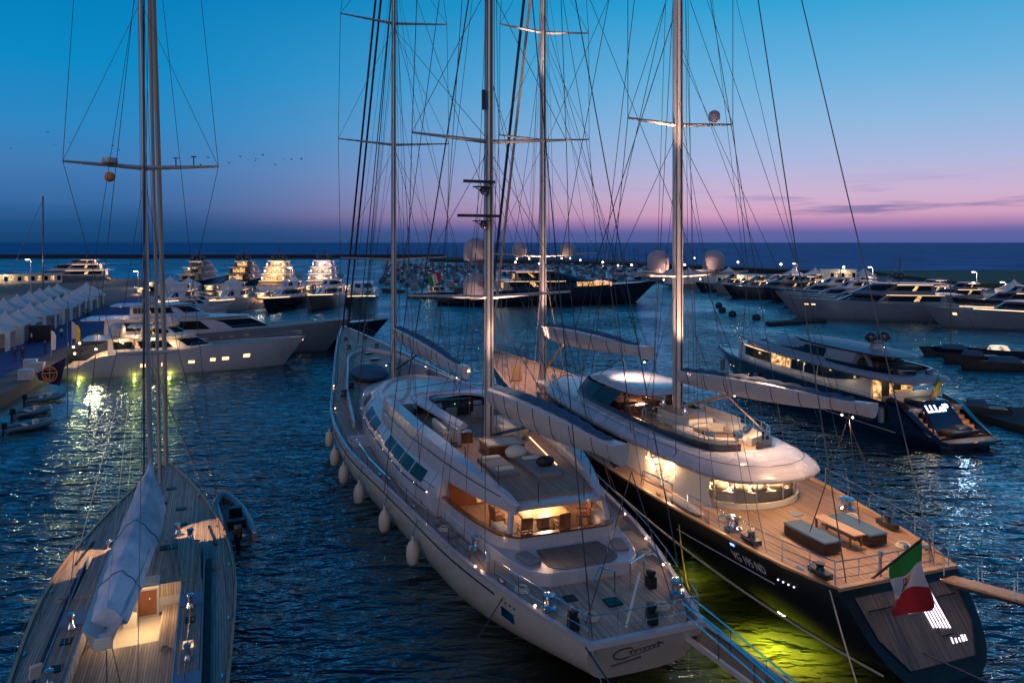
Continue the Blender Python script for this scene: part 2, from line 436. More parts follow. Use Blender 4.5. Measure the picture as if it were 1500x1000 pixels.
def ramp(stops):
    r = n.new('ShaderNodeValToRGB'); e = r.color_ramp.elements
    e[0].position = stops[0][0]; e[0].color = lin(stops[0][1]); e[1].position = stops[-1][0]; e[1].color = lin(stops[-1][1])
    for p, c in stops[1:-1]:
        x = e.new(p); x.color = lin(c)
    return r
zr = ramp([(0, (84, 98, 160)), (.014, (98, 100, 162)), (.024, (168, 128, 178)), (.036, (212, 162, 192)), (.06, (206, 178, 210)), (.10, (174, 184, 222)), (.15, (142, 184, 224)), (.21, (104, 176, 222)), (.30, (44, 160, 212)), (.5, (6, 122, 186)), (1, (4, 84, 150))])
zl = ramp([(0, (20, 66, 112)), (.025, (32, 82, 134)), (.05, (54, 106, 162)), (.09, (66, 122, 180)), (.14, (44, 134, 194)), (.21, (12, 136, 196)), (.31, (0, 124, 186)), (.5, (0, 104, 168)), (1, (4, 72, 134))])
l.new(sp.outputs[2], zr.inputs[0]); l.new(sp.outputs[2], zl.inputs[0])
az = n.new('ShaderNodeMapRange'); az.interpolation_type = 'SMOOTHSTEP'; az.inputs[1].default_value = -.50; az.inputs[2].default_value = .34; l.new(sp.outputs[0], az.inputs[0])
mx = n.new('ShaderNodeMix'); mx.data_type = 'RGBA'; l.new(az.outputs[0], mx.inputs[0]); l.new(zl.outputs[0], mx.inputs[6]); l.new(zr.outputs[0], mx.inputs[7])
# thin cloud streaks low over the horizon
mp = n.new('ShaderNodeMapping'); mp.inputs['Scale'].default_value = (5.5, 1.5, 85); mp.inputs['Location'].default_value = (1.3, .2, .4); l.new(tc.outputs['Generated'], mp.inputs[0])
cn = n.new('ShaderNodeTexNoise'); cn.inputs['Scale'].default_value = 1.0; cn.inputs['Detail'].default_value = 5; cn.inputs['Roughness'].default_value = .6; l.new(mp.outputs[0], cn.inputs['Vector'])
c1 = n.new('ShaderNodeMapRange'); c1.inputs[1].default_value = .52; c1.inputs[2].default_value = .68; l.new(cn.outputs[0], c1.inputs[0])
band = n.new('ShaderNodeValToRGB'); e = band.color_ramp.elements; e[0].position = .015; e[0].color = (.1, .1, .1, 1); e[1].position = .085; e[1].color = (0, 0, 0, 1)
x = e.new(.04); x.color = (1, 1, 1, 1); x = e.new(.06); x.color = (.7, .7, .7, 1)
l.new(sp.outputs[2], band.inputs[0])
xm = n.new('ShaderNodeMapRange'); xm.inputs[1].default_value = .18; xm.inputs[2].default_value = .52; xm.inputs[3].default_value = .12; l.new(sp.outputs[0], xm.inputs[0])
q = n.new('ShaderNodeMath'); q.operation = 'MULTIPLY'; l.new(c1.outputs[0], q.inputs[0]); l.new(band.outputs[0], q.inputs[1])
q2 = n.new('ShaderNodeMath'); q2.operation = 'MULTIPLY'; l.new(q.outputs[0], q2.inputs[0]); l.new(xm.outputs[0], q2.inputs[1])
mc = n.new('ShaderNodeMix'); mc.data_type = 'RGBA'; mc.inputs[7].default_value = lin((108, 108, 166)); l.new(q2.outputs[0], mc.inputs[0]); l.new(mx.outputs[2], mc.inputs[6])
# the sky behind the camera is darker, away from the afterglow
dk = n.new('ShaderNodeMapRange'); dk.inputs[1].default_value = -.6; dk.inputs[2].default_value = .4; dk.inputs[3].default_value = .34; dk.inputs[4].default_value = 1; l.new(sp.outputs[1], dk.inputs[0])
md = n.new('ShaderNodeVectorMath'); md.operation = 'SCALE'; l.new(mc.outputs[2], md.inputs[0]); l.new(dk.outputs[0], md.inputs['Scale'])
l.new(md.outputs[0], bg.inputs[0]); bg.inputs[1].default_value = 1.0

def water_mat():
    m, n, l = newmat('sea_water'); out = n['Material Output']; n.remove(n['Principled BSDF'])
    tc = n.new('ShaderNodeTexCoord')
    def nz(sc, sx, sy, rot, det=3):
        mp = n.new('ShaderNodeMapping'); mp.inputs['Scale'].default_value = (sx, sy, 1); mp.inputs['Rotation'].default_value = (0, 0, R(rot))
        l.new(tc.outputs['Object'], mp.inputs[0]); t = n.new('ShaderNodeTexNoise'); t.inputs['Scale'].default_value = sc; t.inputs['Detail'].default_value = det
        t.inputs['Roughness'].default_value = .55; t.inputs['Distortion'].default_value = .4
        l.new(mp.outputs[0], t.inputs['Vector']); return t
    a = nz(.95, .55, 1.25, 10, 3); b = nz(.30, .7, 1.2, -20, 2); c = nz(3.6, .8, 1.2, 30, 2)
    s1 = n.new('ShaderNodeMath'); s1.operation = 'MULTIPLY_ADD'; s1.inputs[1].default_value = 1.6; l.new(b.outputs[0], s1.inputs[0]); l.new(a.outputs[0], s1.inputs[2])
    s2 = n.new('ShaderNodeMath'); s2.operation = 'MULTIPLY_ADD'; s2.inputs[1].default_value = .08; l.new(c.outputs[0], s2.inputs[0]); l.new(s1.outputs[0], s2.inputs[2])
    bp = n.new('ShaderNodeBump'); bp.inputs['Strength'].default_value = 1.0; bp.inputs['Distance'].default_value = .74; pt = nz(.045, 1, .6, 25, 2); pm = n.new('ShaderNodeMapRange'); pm.inputs[1].default_value = .36; pm.inputs[2].default_value = .6; pm.inputs[3].default_value = .30; pm.inputs[4].default_value = 1.0; l.new(pt.outputs[0], pm.inputs[0]); l.new(pm.outputs[0], bp.inputs['Strength']); l.new(s2.outputs[0], bp.inputs['Height'])
    f = n.new('ShaderNodeFresnel'); f.inputs[0].default_value = 1.62; l.new(bp.outputs[0], f.inputs['Normal'])
    g = n.new('ShaderNodeBsdfGlossy'); g.inputs['Roughness'].default_value = .06; g.inputs[0].default_value = (.50, .76, .86, 1); l.new(bp.outputs[0], g.inputs['Normal'])
    t = n.new('ShaderNodeBsdfTransparent'); t.inputs[0].default_value = (.72, .80, .76, 1)
    mx = n.new('ShaderNodeMixShader'); fm = n.new('ShaderNodeMapRange'); fm.inputs[1].default_value = .05; fm.inputs[2].default_value = .42; fm.inputs[3].default_value = .015; l.new(f.outputs[0], fm.inputs[0]); l.new(fm.outputs[0], mx.inputs[0]); l.new(t.outputs[0], mx.inputs[1]); l.new(g.outputs[0], mx.inputs[2]); l.new(mx.outputs[0], out.inputs[0])
    return m
M['water'] = water_mat(); M['murk'] = paint('murky_depth', (.020, .034, .060), 1, var=.25, scale=.3)
def open_sea_mat():
    m, n, l = newmat('open_sea_water'); p = n['Principled BSDF']; tc = n.new('ShaderNodeTexCoord')
    def nz(sc, sx, sy, det, rot=0):
        mp = n.new('ShaderNodeMapping'); mp.inputs['Scale'].default_value = (sx, sy, 1); mp.inputs['Rotation'].default_value = (0, 0, R(rot)); l.new(tc.outputs['Object'], mp.inputs[0])
        t = n.new('ShaderNodeTexNoise'); t.inputs['Scale'].default_value = sc; t.inputs['Detail'].default_value = det; t.inputs['Roughness'].default_value = .6; l.new(mp.outputs[0], t.inputs['Vector']); return t
    a = nz(.045, .35, 1.6, 6); b = nz(.5, .5, 1, 3, 10)
    bp = n.new('ShaderNodeBump'); bp.inputs['Distance'].default_value = 2.2; bp.inputs['Strength'].default_value = 1; l.new(a.outputs[0], bp.inputs['Height'])
    b2 = n.new('ShaderNodeBump'); b2.inputs['Distance'].default_value = .5; l.new(b.outputs[0], b2.inputs['Height']); l.new(bp.outputs[0], b2.inputs['Normal'])
    l.new(b2.outputs[0], p.inputs['Normal'])
    cr = n.new('ShaderNodeValToRGB'); e = cr.color_ramp.elements; e[0].position = .4; e[0].color = (.006, .075, .21, 1); e[1].position = .60; e[1].color = (.045, .23, .50, 1)
    l.new(a.outputs[0], cr.inputs[0]); l.new(cr.outputs[0], p.inputs['Base Color']); p.inputs['Roughness'].default_value = .5; p.inputs['IOR'].default_value = 1.33
    p.inputs['Specular IOR Level'].default_value = .02
    return m
M['sea'] = open_sea_mat()
def sheet(name, pts, z, mat, kind='structure'):
    mb = MB(); mb.add([(x, y, z) for x, y in pts], [list(range(len(pts)))]); o = mb.build(name, mat, None, smooth=0)
    o['kind'] = kind; return o
sheet('harbour_water', [(-900, -60), (900, -60), (900, 760), (-900, 760)], 0, 'water')
sheet('murk_sheet', [(-900, -60), (900, -60), (900, 760), (-900, 760)], -2.0, 'murk')  # sheet added for turbid water, set shallow to catch the underwater lamps' glow
o = sheet('open_sea', [(-40000, 330), (40000, 330), (40000, 50000), (-40000, 50000)], -.01, 'sea')
o.data.clear_geometry(); o.data.from_pydata([(-40000, 700, .01), (62, 700, .01), (150, 357, .01), (40000, 357, .01), (40000, 50000, .01), (-40000, 50000, .01)], [], [(0, 1, 2, 3, 4, 5)])

sun = bpy.data.lights.new('sun', 'SUN'); so = bpy.data.objects.new('sun', sun); COL.objects.link(so)  # soft fill added from behind the camera, standing for town light, not the sun
sun.energy = .62; sun.angle = R(50); sun.color = (1, .80, .84)
so.rotation_euler = (Vector((14, 30, -12)).normalized()).to_track_quat('-Z', 'Y').to_euler()

# ------------------------------------------------------------------ yacht B: pale grey ketch in the middle
loc, rz = stern_at(4.7, 25.4, -395)
Bk = thing('sailing_yacht', 'large pale grey two-masted sailing yacht in the middle with white fenders along its side', 'sailing yacht', loc, rz)
hb = Hull([(0, 2.25), (2.4, 3.0), (4.8, 3.7), (9, 4.6), (13.4, 5.2), (18.5, 5.9), (25, 6.8), (31, 7.0), (36, 6.75), (42, 6.0), (52, 4.7), (64, 3.1), (75, 1.4), (82, .12)],
          [(0, 2.5), (13, 2.6), (25, 2.8), (40, 3.1), (52, 3.5), (82, 4.4)], stern=-1.2, bowrake=9, zk0=.75, a=.42)
hb.build('hull', 'hullgrey', Bk); hb.deck('teak', Bk, drop=.10); hb.cap('white', Bk, width=.16)
# stripe groove and its dots along the topsides
mb = MB(); pts = [hb.side(u, hb.deckz(u)-.42)+Vector((-.015, 0, 0)) for u in [5.2+k*1.2 for k in range(34)]]
mb.tube(pts, .035, 5); mb.build('hull_stripe', 'blackp', Bk)
mb = MB()
for k in range(4): MB().ball(hb.side(4.7-k*.28, 2.08), .045, 6, 4).build('drain_hole', 'blackp', Bk)
mb = MB(); pts = [hb.side(u, z)+Vector((-.02, -.01, 0)) for u, z in ((3.9, 1.75), (4.7, 1.8), (4.7, 1.3), (3.9, 1.25))]; mb.add(pts, [(0, 1, 2, 3)]); mb.build('hull_plate', 'steel', Bk, smooth=0)
# name on the transom
def tr(v):
    th = .0; z = 2.15+v.y; us = 1.2*(1-z/2.5); return Vector((-.9+v.x, us-.03, z))
def script(name, pts, r, parent, m='mastdark'): return MB().tube([tr(Vector((x, y, 0))) for x, y in pts], r, 5).build(name, m, parent)
C_ = [(.12+.34*math.cos(a)*1.25, -.30+.24*math.sin(a)) for a in [R(50+k*12) for k in range(22)]]
script('name_lettering', C_, .022, Bk)
script('name_lettering', [(.30+.035*k+.05*math.sin(k*1.25), -.33+.004*k+.085*math.sin(k*1.25+1.4)+(.10 if k % 9 == 4 else 0)) for k in range(38)], .016, Bk)
script('name_lettering', [(.1+.1*k, -.56+.02*k) for k in range(15)], .010, Bk)
script('home_port_lettering', [(-.3+.03*k+.03*math.sin(k*1.6), -.80+.004*k+.055*math.sin(k*1.6+1)) for k in range(40)], .013, Bk)
# deckhouse
def hull_ring(fn, n=24):   # symmetric outline from table (u, half)
    us = [fn[0][0]+(fn[-1][0]-fn[0][0])*(1-math.cos(math.pi*k/n))/2 for k in range(n+1)]
    return [(-max(.05, interp(fn, u)), u) for u in us]+[(max(.05, interp(fn, u)), u) for u in us[::-1]]
lo_ = [(13.0, 4.25), (16.5, 4.9), (20, 5.15), (26.5, 5.25), (32, 5.0), (36.5, 4.3), (41, 3.0), (43.6, .6)]
mid = [(13.0, 4.1), (16.5, 4.6), (20, 4.85), (26.5, 4.95), (32, 4.6), (36, 3.7), (39.6, 2.2), (41.2, .5)]
top = [(13.2, 3.6), (16.5, 4.05), (20, 4.25), (26.5, 4.3), (32, 3.9), (35, 3.1), (37.4, 1.8), (38.4, .4)]
mb = MB()
def ringz(tab, z, n=24): return [(x, y, z+.012*y) for x, y in hull_ring(tab, n)]
mb.loft([ringz(lo_, 2.4), ringz(lo_, 3.3), ringz(mid, 3.75), ringz(top, 4.5), ringz([(a, b*.95) for a, b in top], 4.52), ringz([(a, b*.9) for a, b in top], 4.32)])
house = mb.build('deckhouse', 'white', Bk, smooth=50)
def side_pt(u, z, sg, out=.03):
    f = (z-3.3)/1.2
    if f < .375: w = interp(lo_, u)+(interp(mid, u)-interp(lo_, u))*f/.375
    else: w = interp(mid, u)+(interp(top, u)-interp(mid, u))*(f-.375)/.625
    return Vector((sg*(w+out), u, z+.012*u))
for sg in (-1, 1):
    for (ua, ub) in ((14.9, 16.6), (16.8, 18.6), (18.8, 20.5), (20.7, 22.3), (25.4, 27.6), (28, 30.2), (32.5, 34.5)):
        mb = MB(); k = 6; g = [[side_pt(ua+(ub-ua)*i/k, z, sg) for i in range(k+1)] for z in (3.52, 3.68, 3.92, 4.08)]
        mb.loft(g, closed=False); mb.build('window', 'glass', house)
    for u in (14, 15.6, 17.6, 19.6, 22, 24.5, 27, 30, 33): bulb(house, side_pt(u, 3.32, sg, .02), .035)
    mb = MB(); mb.tube([side_pt(14+k*1.1, 3.31, sg, .015) for k in range(22)], .035, 5); mb.build('trim_strip', 'mastdark', house)
for sg in (-1, 1):
    for u_ in (13.9, 23.6, 24.8, 31.3, 35.2): MB().tube([side_pt(u_, z, sg, .012) for z in (3.32, 3.5, 3.67, 3.9, 4.2, 4.42)], .012, 4).build('panel_seam', 'mastdark', house)
    MB().tube([side_pt(13.4+k*1.0, 3.675, sg, .012) for k in range(24)], .018, 4).build('panel_seam', 'mastdark', house)
    MB().add([(sg*(interp([(10, 3.05), (13, 3.75), (16.5, 4.25), (20, 4.55)], u)-.17+ (0 if z < 4.9 else -.10)), u, z) for u, z in ((12.3, 4.78), (14.1, 4.82), (14.1, 5.22), (12.3, 5.18))], [(0, 1, 2, 3)]).build('air_grille', 'greyhull', house, smooth=0)
# inner bulwark that sweeps forward to enclose the foredeck well
mb = MB()
tb = [(30, 5.9), (36, 5.4), (42, 4.8), (47, 4.1), (52, 3.4), (58, 2.4), (62, .3)]
for sg in (-1, 1):
    mb.loft([[(sg*(interp(tb, u)+d), u, z) for d, z in ((0, 2.7+.012*u), (0, 3.15+.014*u), (-.18, 3.15+.014*u), (-.18, 2.7+.012*u))] for u in [30+k*1.6 for k in range(21)]])
mb.build('inner_bulwark', 'white', Bk)
# fly deck with sloping side wings
fo = [(7.4, 2.15), (10, 3.05), (13, 3.75), (16.5, 4.25), (20, 4.55), (26, 4.6), (30, 3.9)]
fi = [(8.0, 1.9), (10, 2.3), (13, 2.75), (16.5, 3.1), (20, 3.4), (26, 3.5), (28.5, 3.0)]
mb = MB(); mb.prism(hull_ring([(7.4, 2.15), (10, 2.9), (13, 3.5), (16.5, 3.9), (26, 3.9), (30, 3.2)], 14), 4.45, 4.64); mb.build('fly_deck_slab', 'white', Bk)
mb = MB(); mb.prism(hull_ring([(a+.12, b-.06) for a, b in fi], 14), 4.64, 4.735); mb.build('fly_deck', 'teakw', Bk, smooth=0)
for sg in (-1, 1):
    mb = MB(); rings = []
    for k in range(25):
        u = 7.4+22.6*k/24; hgt = interp([(7.4, .12), (10, .5), (13, .78), (17, .95), (26, .95), (30, .5)], u)
        wo = interp(fo, u); wi = max(.1, interp(fi, max(u, 8))); 
        rings.append([(sg*(wo-.02), u, 4.30), (sg*wo, u, 4.48), (sg*(wo-.28*hgt-.10), u, 4.64+hgt), (sg*(wi+.05), u, 4.66+hgt), (sg*wi, u, 4.60+hgt*.9), (sg*(wi-.02), u, 4.5)])
    mb.loft(rings); mb.build('side_wing', 'white', Bk, smooth=30)
    mb = MB(); mb.tube([(sg*(interp(fo, u)-.12), u, 4.62+.55*interp([(7.4, .12), (10, .5), (13, .78), (17, .95), (26, .95)], u)) for u in [8.5+k for k in range(18)]], .025, 4); mb.build('grab_line', 'mastdark', Bk)
    for u in (9.2, 10.8, 12.6, 14.4):
        MB().tube([(sg*(interp(fi, u)+.15), u, 4.9), (sg*(interp(fi, u)+.15), u, 5.95)], .022, 5).build('stanchion', 'mastdark', Bk)
for x in (-1.0, 1.2): MB().tube([(x, 7.6, 4.6), (x, 7.6, 5.5)], .022, 5).build('stanchion', 'mastdark', Bk)
for x in (-.75, .35): MB().box((x, 8.8, 4.70), (.5, .34, .03)).build('skylight', 'bluedeck', Bk)
# lit edge under the right wing
MB().box((2.15, 14.8, 4.74), (.05, 5.5, .05), rz=-.12).build('strip_light', 'strip', Bk)
# horseshoe canopy over the helm
mb = MB(); ro, ri = [], []
for k in range(33):
    t = math.pi*k/32; c, s_ = math.cos(t), math.sin(t)
    ro.append((-2.9*math.copysign(abs(c)**.7, c)*-1 if False else 2.75*math.copysign(abs(c)**.75, c), 23.5+6.3*s_**.8))
    ri.append((1.9*math.copysign(abs(c)**.8, c), 23.2+3.2*s_**.9))
ro = [(1.9, 16.8), (2.35, 20)]+ro+[(-2.35, 20), (-1.9, 16.8)]
ri = [(1.45, 16.9), (1.75, 20)]+ri+[(-1.75, 20), (-1.45, 16.9)]
zf = lambda p: 5.95 if p[1] < 23 else 5.95-.9*((p[1]-23)/7)**2
rings = []
for a_, b_ in zip(ro, ri):
    m_ = ((a_[0]+b_[0])/2, (a_[1]+b_[1])/2)
    rings.append([(a_[0], a_[1], zf(a_)-.22), (a_[0], a_[1], zf(a_)-.08), (m_[0], m_[1], zf(m_)+.16), (b_[0], b_[1], zf(b_)), (b_[0], b_[1], zf(b_)-.16)])
mb.loft(rings); mb.build('helm_canopy', 'white', Bk, smooth=45)
for x, y in ((-1.8, 17.3), (1.8, 17.3)): MB().tube([(x, y, 4.66), (x, y, 5.9)], .12, 10).build('canopy_post', 'white', Bk)
mb = MB()
rr = []
for k in range(21):
    t = math.pi*(.06+.88*k/20); c, s_ = math.cos(t), math.sin(t)
    rr.append([(2.7*math.copysign(abs(c)**.75, c), 23.5+6.2*s_**.8, 4.7), (2.45*math.copysign(abs(c)**.75, c), 23.3+5.6*s_**.8, 5.7-.75*s_**2)])
mb.loft(rr, closed=False); mb.build('windscreen', 'glass', Bk)
hc = MB().box((0, 24.6, 5.0), (3.3, 1.1, .75)).box((0, 25.4, 5.25), (3.5, .6, .6)).build('helm_console', 'dark', Bk, bevel=.04)
for x, c in ((-1.3, 'bluedeck'), (-.6, 'blackp'), (0.1, 'blackp'), (.8, 'blackp'), (1.4, 'bluedeck')):
    MB().box((x, 24.15, 5.45), (.55, .05, .34), rx=-.5).build('screen', c, hc)
bulb(hc, (-.15, 24.1, 5.5), .04, 'greenled', 'indicator_lamp'); bulb(hc, (.85, 24.1, 5.5), .06, 'redled', 'indicator_lamp')
for x in (-.9, .9): MB().box((x, 22.6, 4.95), (.7, .7, .5)).box((x, 22.25, 5.3), (.7, .16, .8)).build('helm_seat', 'fabric', Bk, bevel=.06)
# fly furniture built in
MB().box((-1.9, 19.2, 5.0), (1.3, 2.6, .7)).box((-2.45, 19.2, 5.35), (.25, 2.6, .5)).build('sofa', 'fabricw', Bk, bevel=.06)
MB().box((2.1, 19.6, 5.0), (1.5, 2.2, .8)).build('bar_counter', 'cream', Bk, bevel=.05)
MB().box((-1.35, 17.9, 5.0), (.8, .8, .7)).build('cabinet', 'wood', Bk, bevel=.02)
MB().box((1.55, 18.1, 5.0), (1.4, .9, .75)).build('cabinet', 'fabricw', Bk, bevel=.08)
jz = MB().box((0, 15.3, 4.95), (2.0, 1.65, .62)).build('spa_box', 'wood', Bk, bevel=.02)
MB().box((0, 16.08, 5.3), (2.15, .16, .09)).box((0, 14.52, 5.3), (2.15, .16, .09)).box((-1.0, 15.3, 5.3), (.16, 1.4, .09)).box((1.0, 15.3, 5.3), (.16, 1.4, .09)).build('rim', 'oak', jz, bevel=.01)
MB().box((0, 15.3, 5.275), (1.82, 1.42, .03)).build('cover', 'fabricw', jz)
# cockpit under the fly deck
ck = [(7.0, 2.1), (7.6, 2.75), (8.6, 3.1), (10.5, 3.55), (13.2, 3.9)]
def swept(tab, z0, z1, th, uend, mat, name, cap=None, zslope=0.0, parent=Bk, overhang=0):
    us = [tab[0][0]+(uend-tab[0][0])*(k/16)**1.5 for k in range(17)]
    line = [(-interp(tab, u), u) for u in us[::-1]]+[(interp(tab, u), u) for u in us]
    o = MB(); rings = []
    for x, u in line:
        rings.append([(x, u, z0), (x, u, z1), (x*(1-th/abs(x)), u+th*(1 if u < tab[0][0]+.5 else 0), z1), (x*(1-th/abs(x)), u+th*(1 if u < tab[0][0]+.5 else 0), z0)])
    o.loft(rings); return o.build(name, mat, parent)
mb = MB(); mb.prism(hull_ring([(4.5, 1.75), (4.9, 2.3), (6, 2.75), (7.5, 3.05), (9, 3.35), (13, 3.95)], 18), 2.35, 2.95); mb.build('aft_trunk', 'white', Bk, smooth=30, bevel=.05)
mb = MB(); mb.prism(hull_ring([(4.65, 1.0), (5.0, 1.5), (5.6, 1.6), (6.75, 1.45)], 12), 2.95, 2.975); mb.build('trunk_teak_top', 'teakd', Bk, smooth=0)
for sg in (-1, 1): MB().box((sg*2.1, 6.0, 3.03), (.62, 1.15, .16), rz=sg*-.22).build('cushion', 'fabric', Bk, bevel=.07)
swept(ck, 2.4, 3.45, .14, 13.2, 'white', 'cockpit_coaming')
swept([(a-.03, b+.05) for a, b in ck], 3.45, 3.53, .24, 13.2, 'wood', 'coaming_cap')
mb = MB(); mb.prism(hull_ring([(7.3, 2.2), (8.6, 2.95), (10.5, 3.4), (13.2, 3.8)], 10), 2.96, 2.99); mb.build('cockpit_sole', 'teakw', Bk, smooth=0)
for sg in (-1, 1):
    MB().tube([(sg*2.35, 7.55, 3.5), (sg*2.2, 7.75, 4.4)], .11, 10, sx=1.3).build('fly_deck_post', 'white', Bk)
for x in (-1.0, -.2, .7): pass
MB().box((-.2, 9.0, 3.62), (2.3, 1.3, .08)).box((-.2, 9.0, 3.3), (.5, .4, .6)).build('cockpit_table', 'oak', Bk, bevel=.03)
def deckchair(x, y, rz):
    mb = MB(); m = Matrix.Translation((x, y, 2.99)) @ Matrix.Rotation(rz, 4, 'Z')
    t = MB()
    t.box((0, 0, .42), (.55, .55, .08)); t.box((0, -.27, .75), (.55, .07, .55), rx=.15)
    for a in (-.25, .25):
        for b in (-.25, .25): t.box((a, b, .2), (.05, .05, .42))
        t.box((a, 0, .62), (.05, .5, .05))
    t.v = [tuple(m @ Vector(v)) for v in t.v]
    o = t.build('armchair', 'wood', None, bevel=.01); o.parent = None
    return o
def place_local(o, parent_thing):   # stands on the yacht but stays a thing of its own
    o.location = parent_thing.location; o.rotation_euler = parent_thing.rotation_euler
for k, (x, y, r_, lb) in enumerate(((-1.5, 7.95, 0, 'dark wooden armchair at the aft left corner of the cockpit table'), (.25, 7.9, .1, 'dark wooden armchair at the aft side of the cockpit table, nearest the coaming'), (1.7, 8.7, 1.4, 'dark wooden armchair at the right end of the cockpit table'), (-2.2, 9.6, -1.4, 'dark wooden armchair at the left end of the cockpit table'), (.9, 10.4, 3.1, 'dark wooden armchair on the forward side of the cockpit table'))):
    o = deckchair(x, y, r_); place_local(o, Bk); tag(o, lb, 'armchair', 'armchairs round the cockpit table')
MB().box((2.35, 8.4, 3.25), (.55, 1.3, .5)).build('cockpit_bench', 'fabricw', Bk, bevel=.06); MB().box((-2.4, 8.5, 3.25), (.5, 1.2, .5)).build('cockpit_bench', 'fabricw', Bk, bevel=.06)
MB().box((0, 12.9, 3.7), (7.2, .12, 1.4)).build('saloon_bulkhead', 'wood', Bk)
for x in (-1.6, 0, 1.6): MB().box((x, 12.8, 3.65), (1.2, .06, 1.15)).build('saloon_door', 'roomb', Bk)
for x, y in ((-1.6, 9), (0, 9), (1.6, 9), (-1.6, 11), (1.6, 11)): bulb(Bk, (x, y, 4.42), .045)
light('POINT', (0, 9.2, 4.2), 200, parent=Bk, r=.3); light('POINT', (0, 11.5, 4.1), 130, parent=Bk, r=.3)
# things lying on the fly deck
def lying(mb, name, mat, own, label, cat, group=None, bevel=.05):
    o = mb.build(name, mat, None, bevel=bevel); place_local(o, own); return tag(o, label, cat, group)
lying(MB().box((-1.15, 12.6, 4.82), (1.25, 3.0, .26)), 'sunbed', 'fabric', Bk, 'bare grey sun mattress on the fly deck of the pale ketch, left of its twin', 'sunbed', 'sunbeds on the fly deck')
lying(MB().box((.75, 11.9, 4.82), (1.25, 3.2, .26)), 'sunbed', 'fabric', Bk, 'grey sun mattress on the fly deck with a dark bag lying on it', 'sunbed', 'sunbeds on the fly deck')
lying(MB().ball((.3, 13.9, 5.05), (.6, .5, .36), 14, 8), 'pouf', 'fabricw', Bk, 'pale round pouf under a cover beside the wooden spa box', 'pouf', bevel=0)
lying(MB().ball((.95, 11.5, 5.18), (.5, .3, .27), 12, 7), 'bag', 'rubber', Bk, 'dark bag lying on the grey sun mattress', 'bag', bevel=0)
# deck fittings
for x, y in ((-2.5, 2.9), (2.6, 2.3), (-3.4, 9.0)): winch(Bk, (x, y, 2.42), .26)
for x, y in ((-2.2, 1.4), (.6, .8), (2.0, 3.2)): MB().box((x, y, 2.62), (.3, .42, .45)).lathe((x, y, 2.8), [(.12, 0), (.2, .2), (.2, .3), (.02, .32)]).build('windlass', 'blackp', Bk)
lb = MB()
for k in range(16):
    pass
ring = [(-3.65+.32*math.cos(t)*.3, 6.6+.32*math.cos(t), 2.95+.32*math.sin(t)) for t in [2*math.pi*k/18 for k in range(19)]]
o = MB().tube(ring, .085, 8).build('lifebuoy', 'white', None); place_local(o, Bk); tag(o, 'white lifebuoy standing on the side deck of the pale ketch by the cockpit', 'lifebuoy')
for x, y in ((-4.1, 6.9), (-3.0, 3.0), (2.8, 2.2), (3.3, 4.4), (4.0, 7.0), (4.6, 10)):
    bulb(Bk, (x, y, 2.62), .06)
for x, y in ((-3.7, 7.2), (3.3, 3.3), (4.2, 7.2)): light('POINT', (x, y, 2.95), 5, parent=Bk, r=.05)
ap = [(-hb.w(u)+.15, u, 2.45) for u in (5.5, 3.9, 2.5, 1.2, .2)]+[(x, .15, 2.45) for x in (-1.1, 0, 1.1)]+[(hb.w(u)-.15, u, 2.45) for u in (.2, 1.2)]
rail(Bk, ap, .95, 2)
rail(Bk, [(hb.w(u)-.15, u, 2.45) for u in (2.6, 4.4, 6.4, 8.4, 10.4, 12.6, 15, 18)], .8, 2, r=.018)
rail(Bk, [(-hb.w(u)+.15, u, 2.5+.01*u) for u in (7.5, 9.5, 12, 15, 18, 21.5, 25, 28.5, 32)], .75, 2, r=.016, mat='mastdark')
for pts in ([(.4, 3.2, 2.42), (.4, 3.2, 3.3), (-.1, 3.5, 3.4), (-.5, 3.3, 3.0)], [(1.2, 3.4, 2.42), (1.2, 3.4, 3.4), (2.1, 3.9, 3.4), (2.1, 3.9, 2.42)], [(-.6, 3.6, 2.42), (-.6, 3.6, 3.2)]):
    MB().tube(pts, .04, 6).build('boarding_rail', 'steel', Bk)
o = MB().tube([(-.7, .3, 2.75), (.75, 1.9, 3.7)], .05, 8).build('ensign_staff', 'cream', Bk)
# side steps
mb = MB()
for k in range(4): mb.box((-5.9, 27.5-k*.4, 2.95-k*.1), (1.3, .4, .3))
mb.build('deck_steps', 'white', Bk)
MB().tube([(-6.2, 26, 3.3), (-6.0, 22, 3.1), (-5.5, 18, 3.0)], .05, 6).build('grab_rail', 'steel', Bk)
# foredeck: tender under cover, hatches
MB().ball((-1.9, 47.5, 3.75), (1.7, 3.2, .7), 14, 8).build('covered_tender', 'fabricb', Bk)
MB().ball((1.9, 46.5, 3.75), (1.3, 3.0, .6), 14, 8).build('covered_tender', 'fabric', Bk)
for x, y in ((0, 56), (0, 60), (-1.4, 53), (1.4, 53), (0, 66)): MB().box((x, y, 3.62+.012*(y-50)), (.9, .9, .12)).build('deck_hatch', 'glass', Bk)
for x, y in ((-1.2, 70), (1.2, 70), (-1.6, 64), (1.6, 64), (-3.0, 46), (3.0, 46), (-4.2, 43), (-5.2, 40)): winch(Bk, (x, y, 3.3+.018*(y-45)), .3, 'mastdark')
rail(Bk, [(-hb.w(u)+.1, u, hb.deckz(u)) for u in (36, 42, 48, 54, 60, 66, 72, 78, 81)]+[(hb.w(u)-.1, u, hb.deckz(u)) for u in (78, 72, 66, 60, 54, 48, 42, 36)], .9, 2, mat='wire')
for p in ((-6.4, 36, 3.2), (-5.6, 44, 3.4), (-.6, 46, 4.6), (5.6, 44, 3.4), (3.6, 48, 3.9)): bulb(Bk, p, .055)
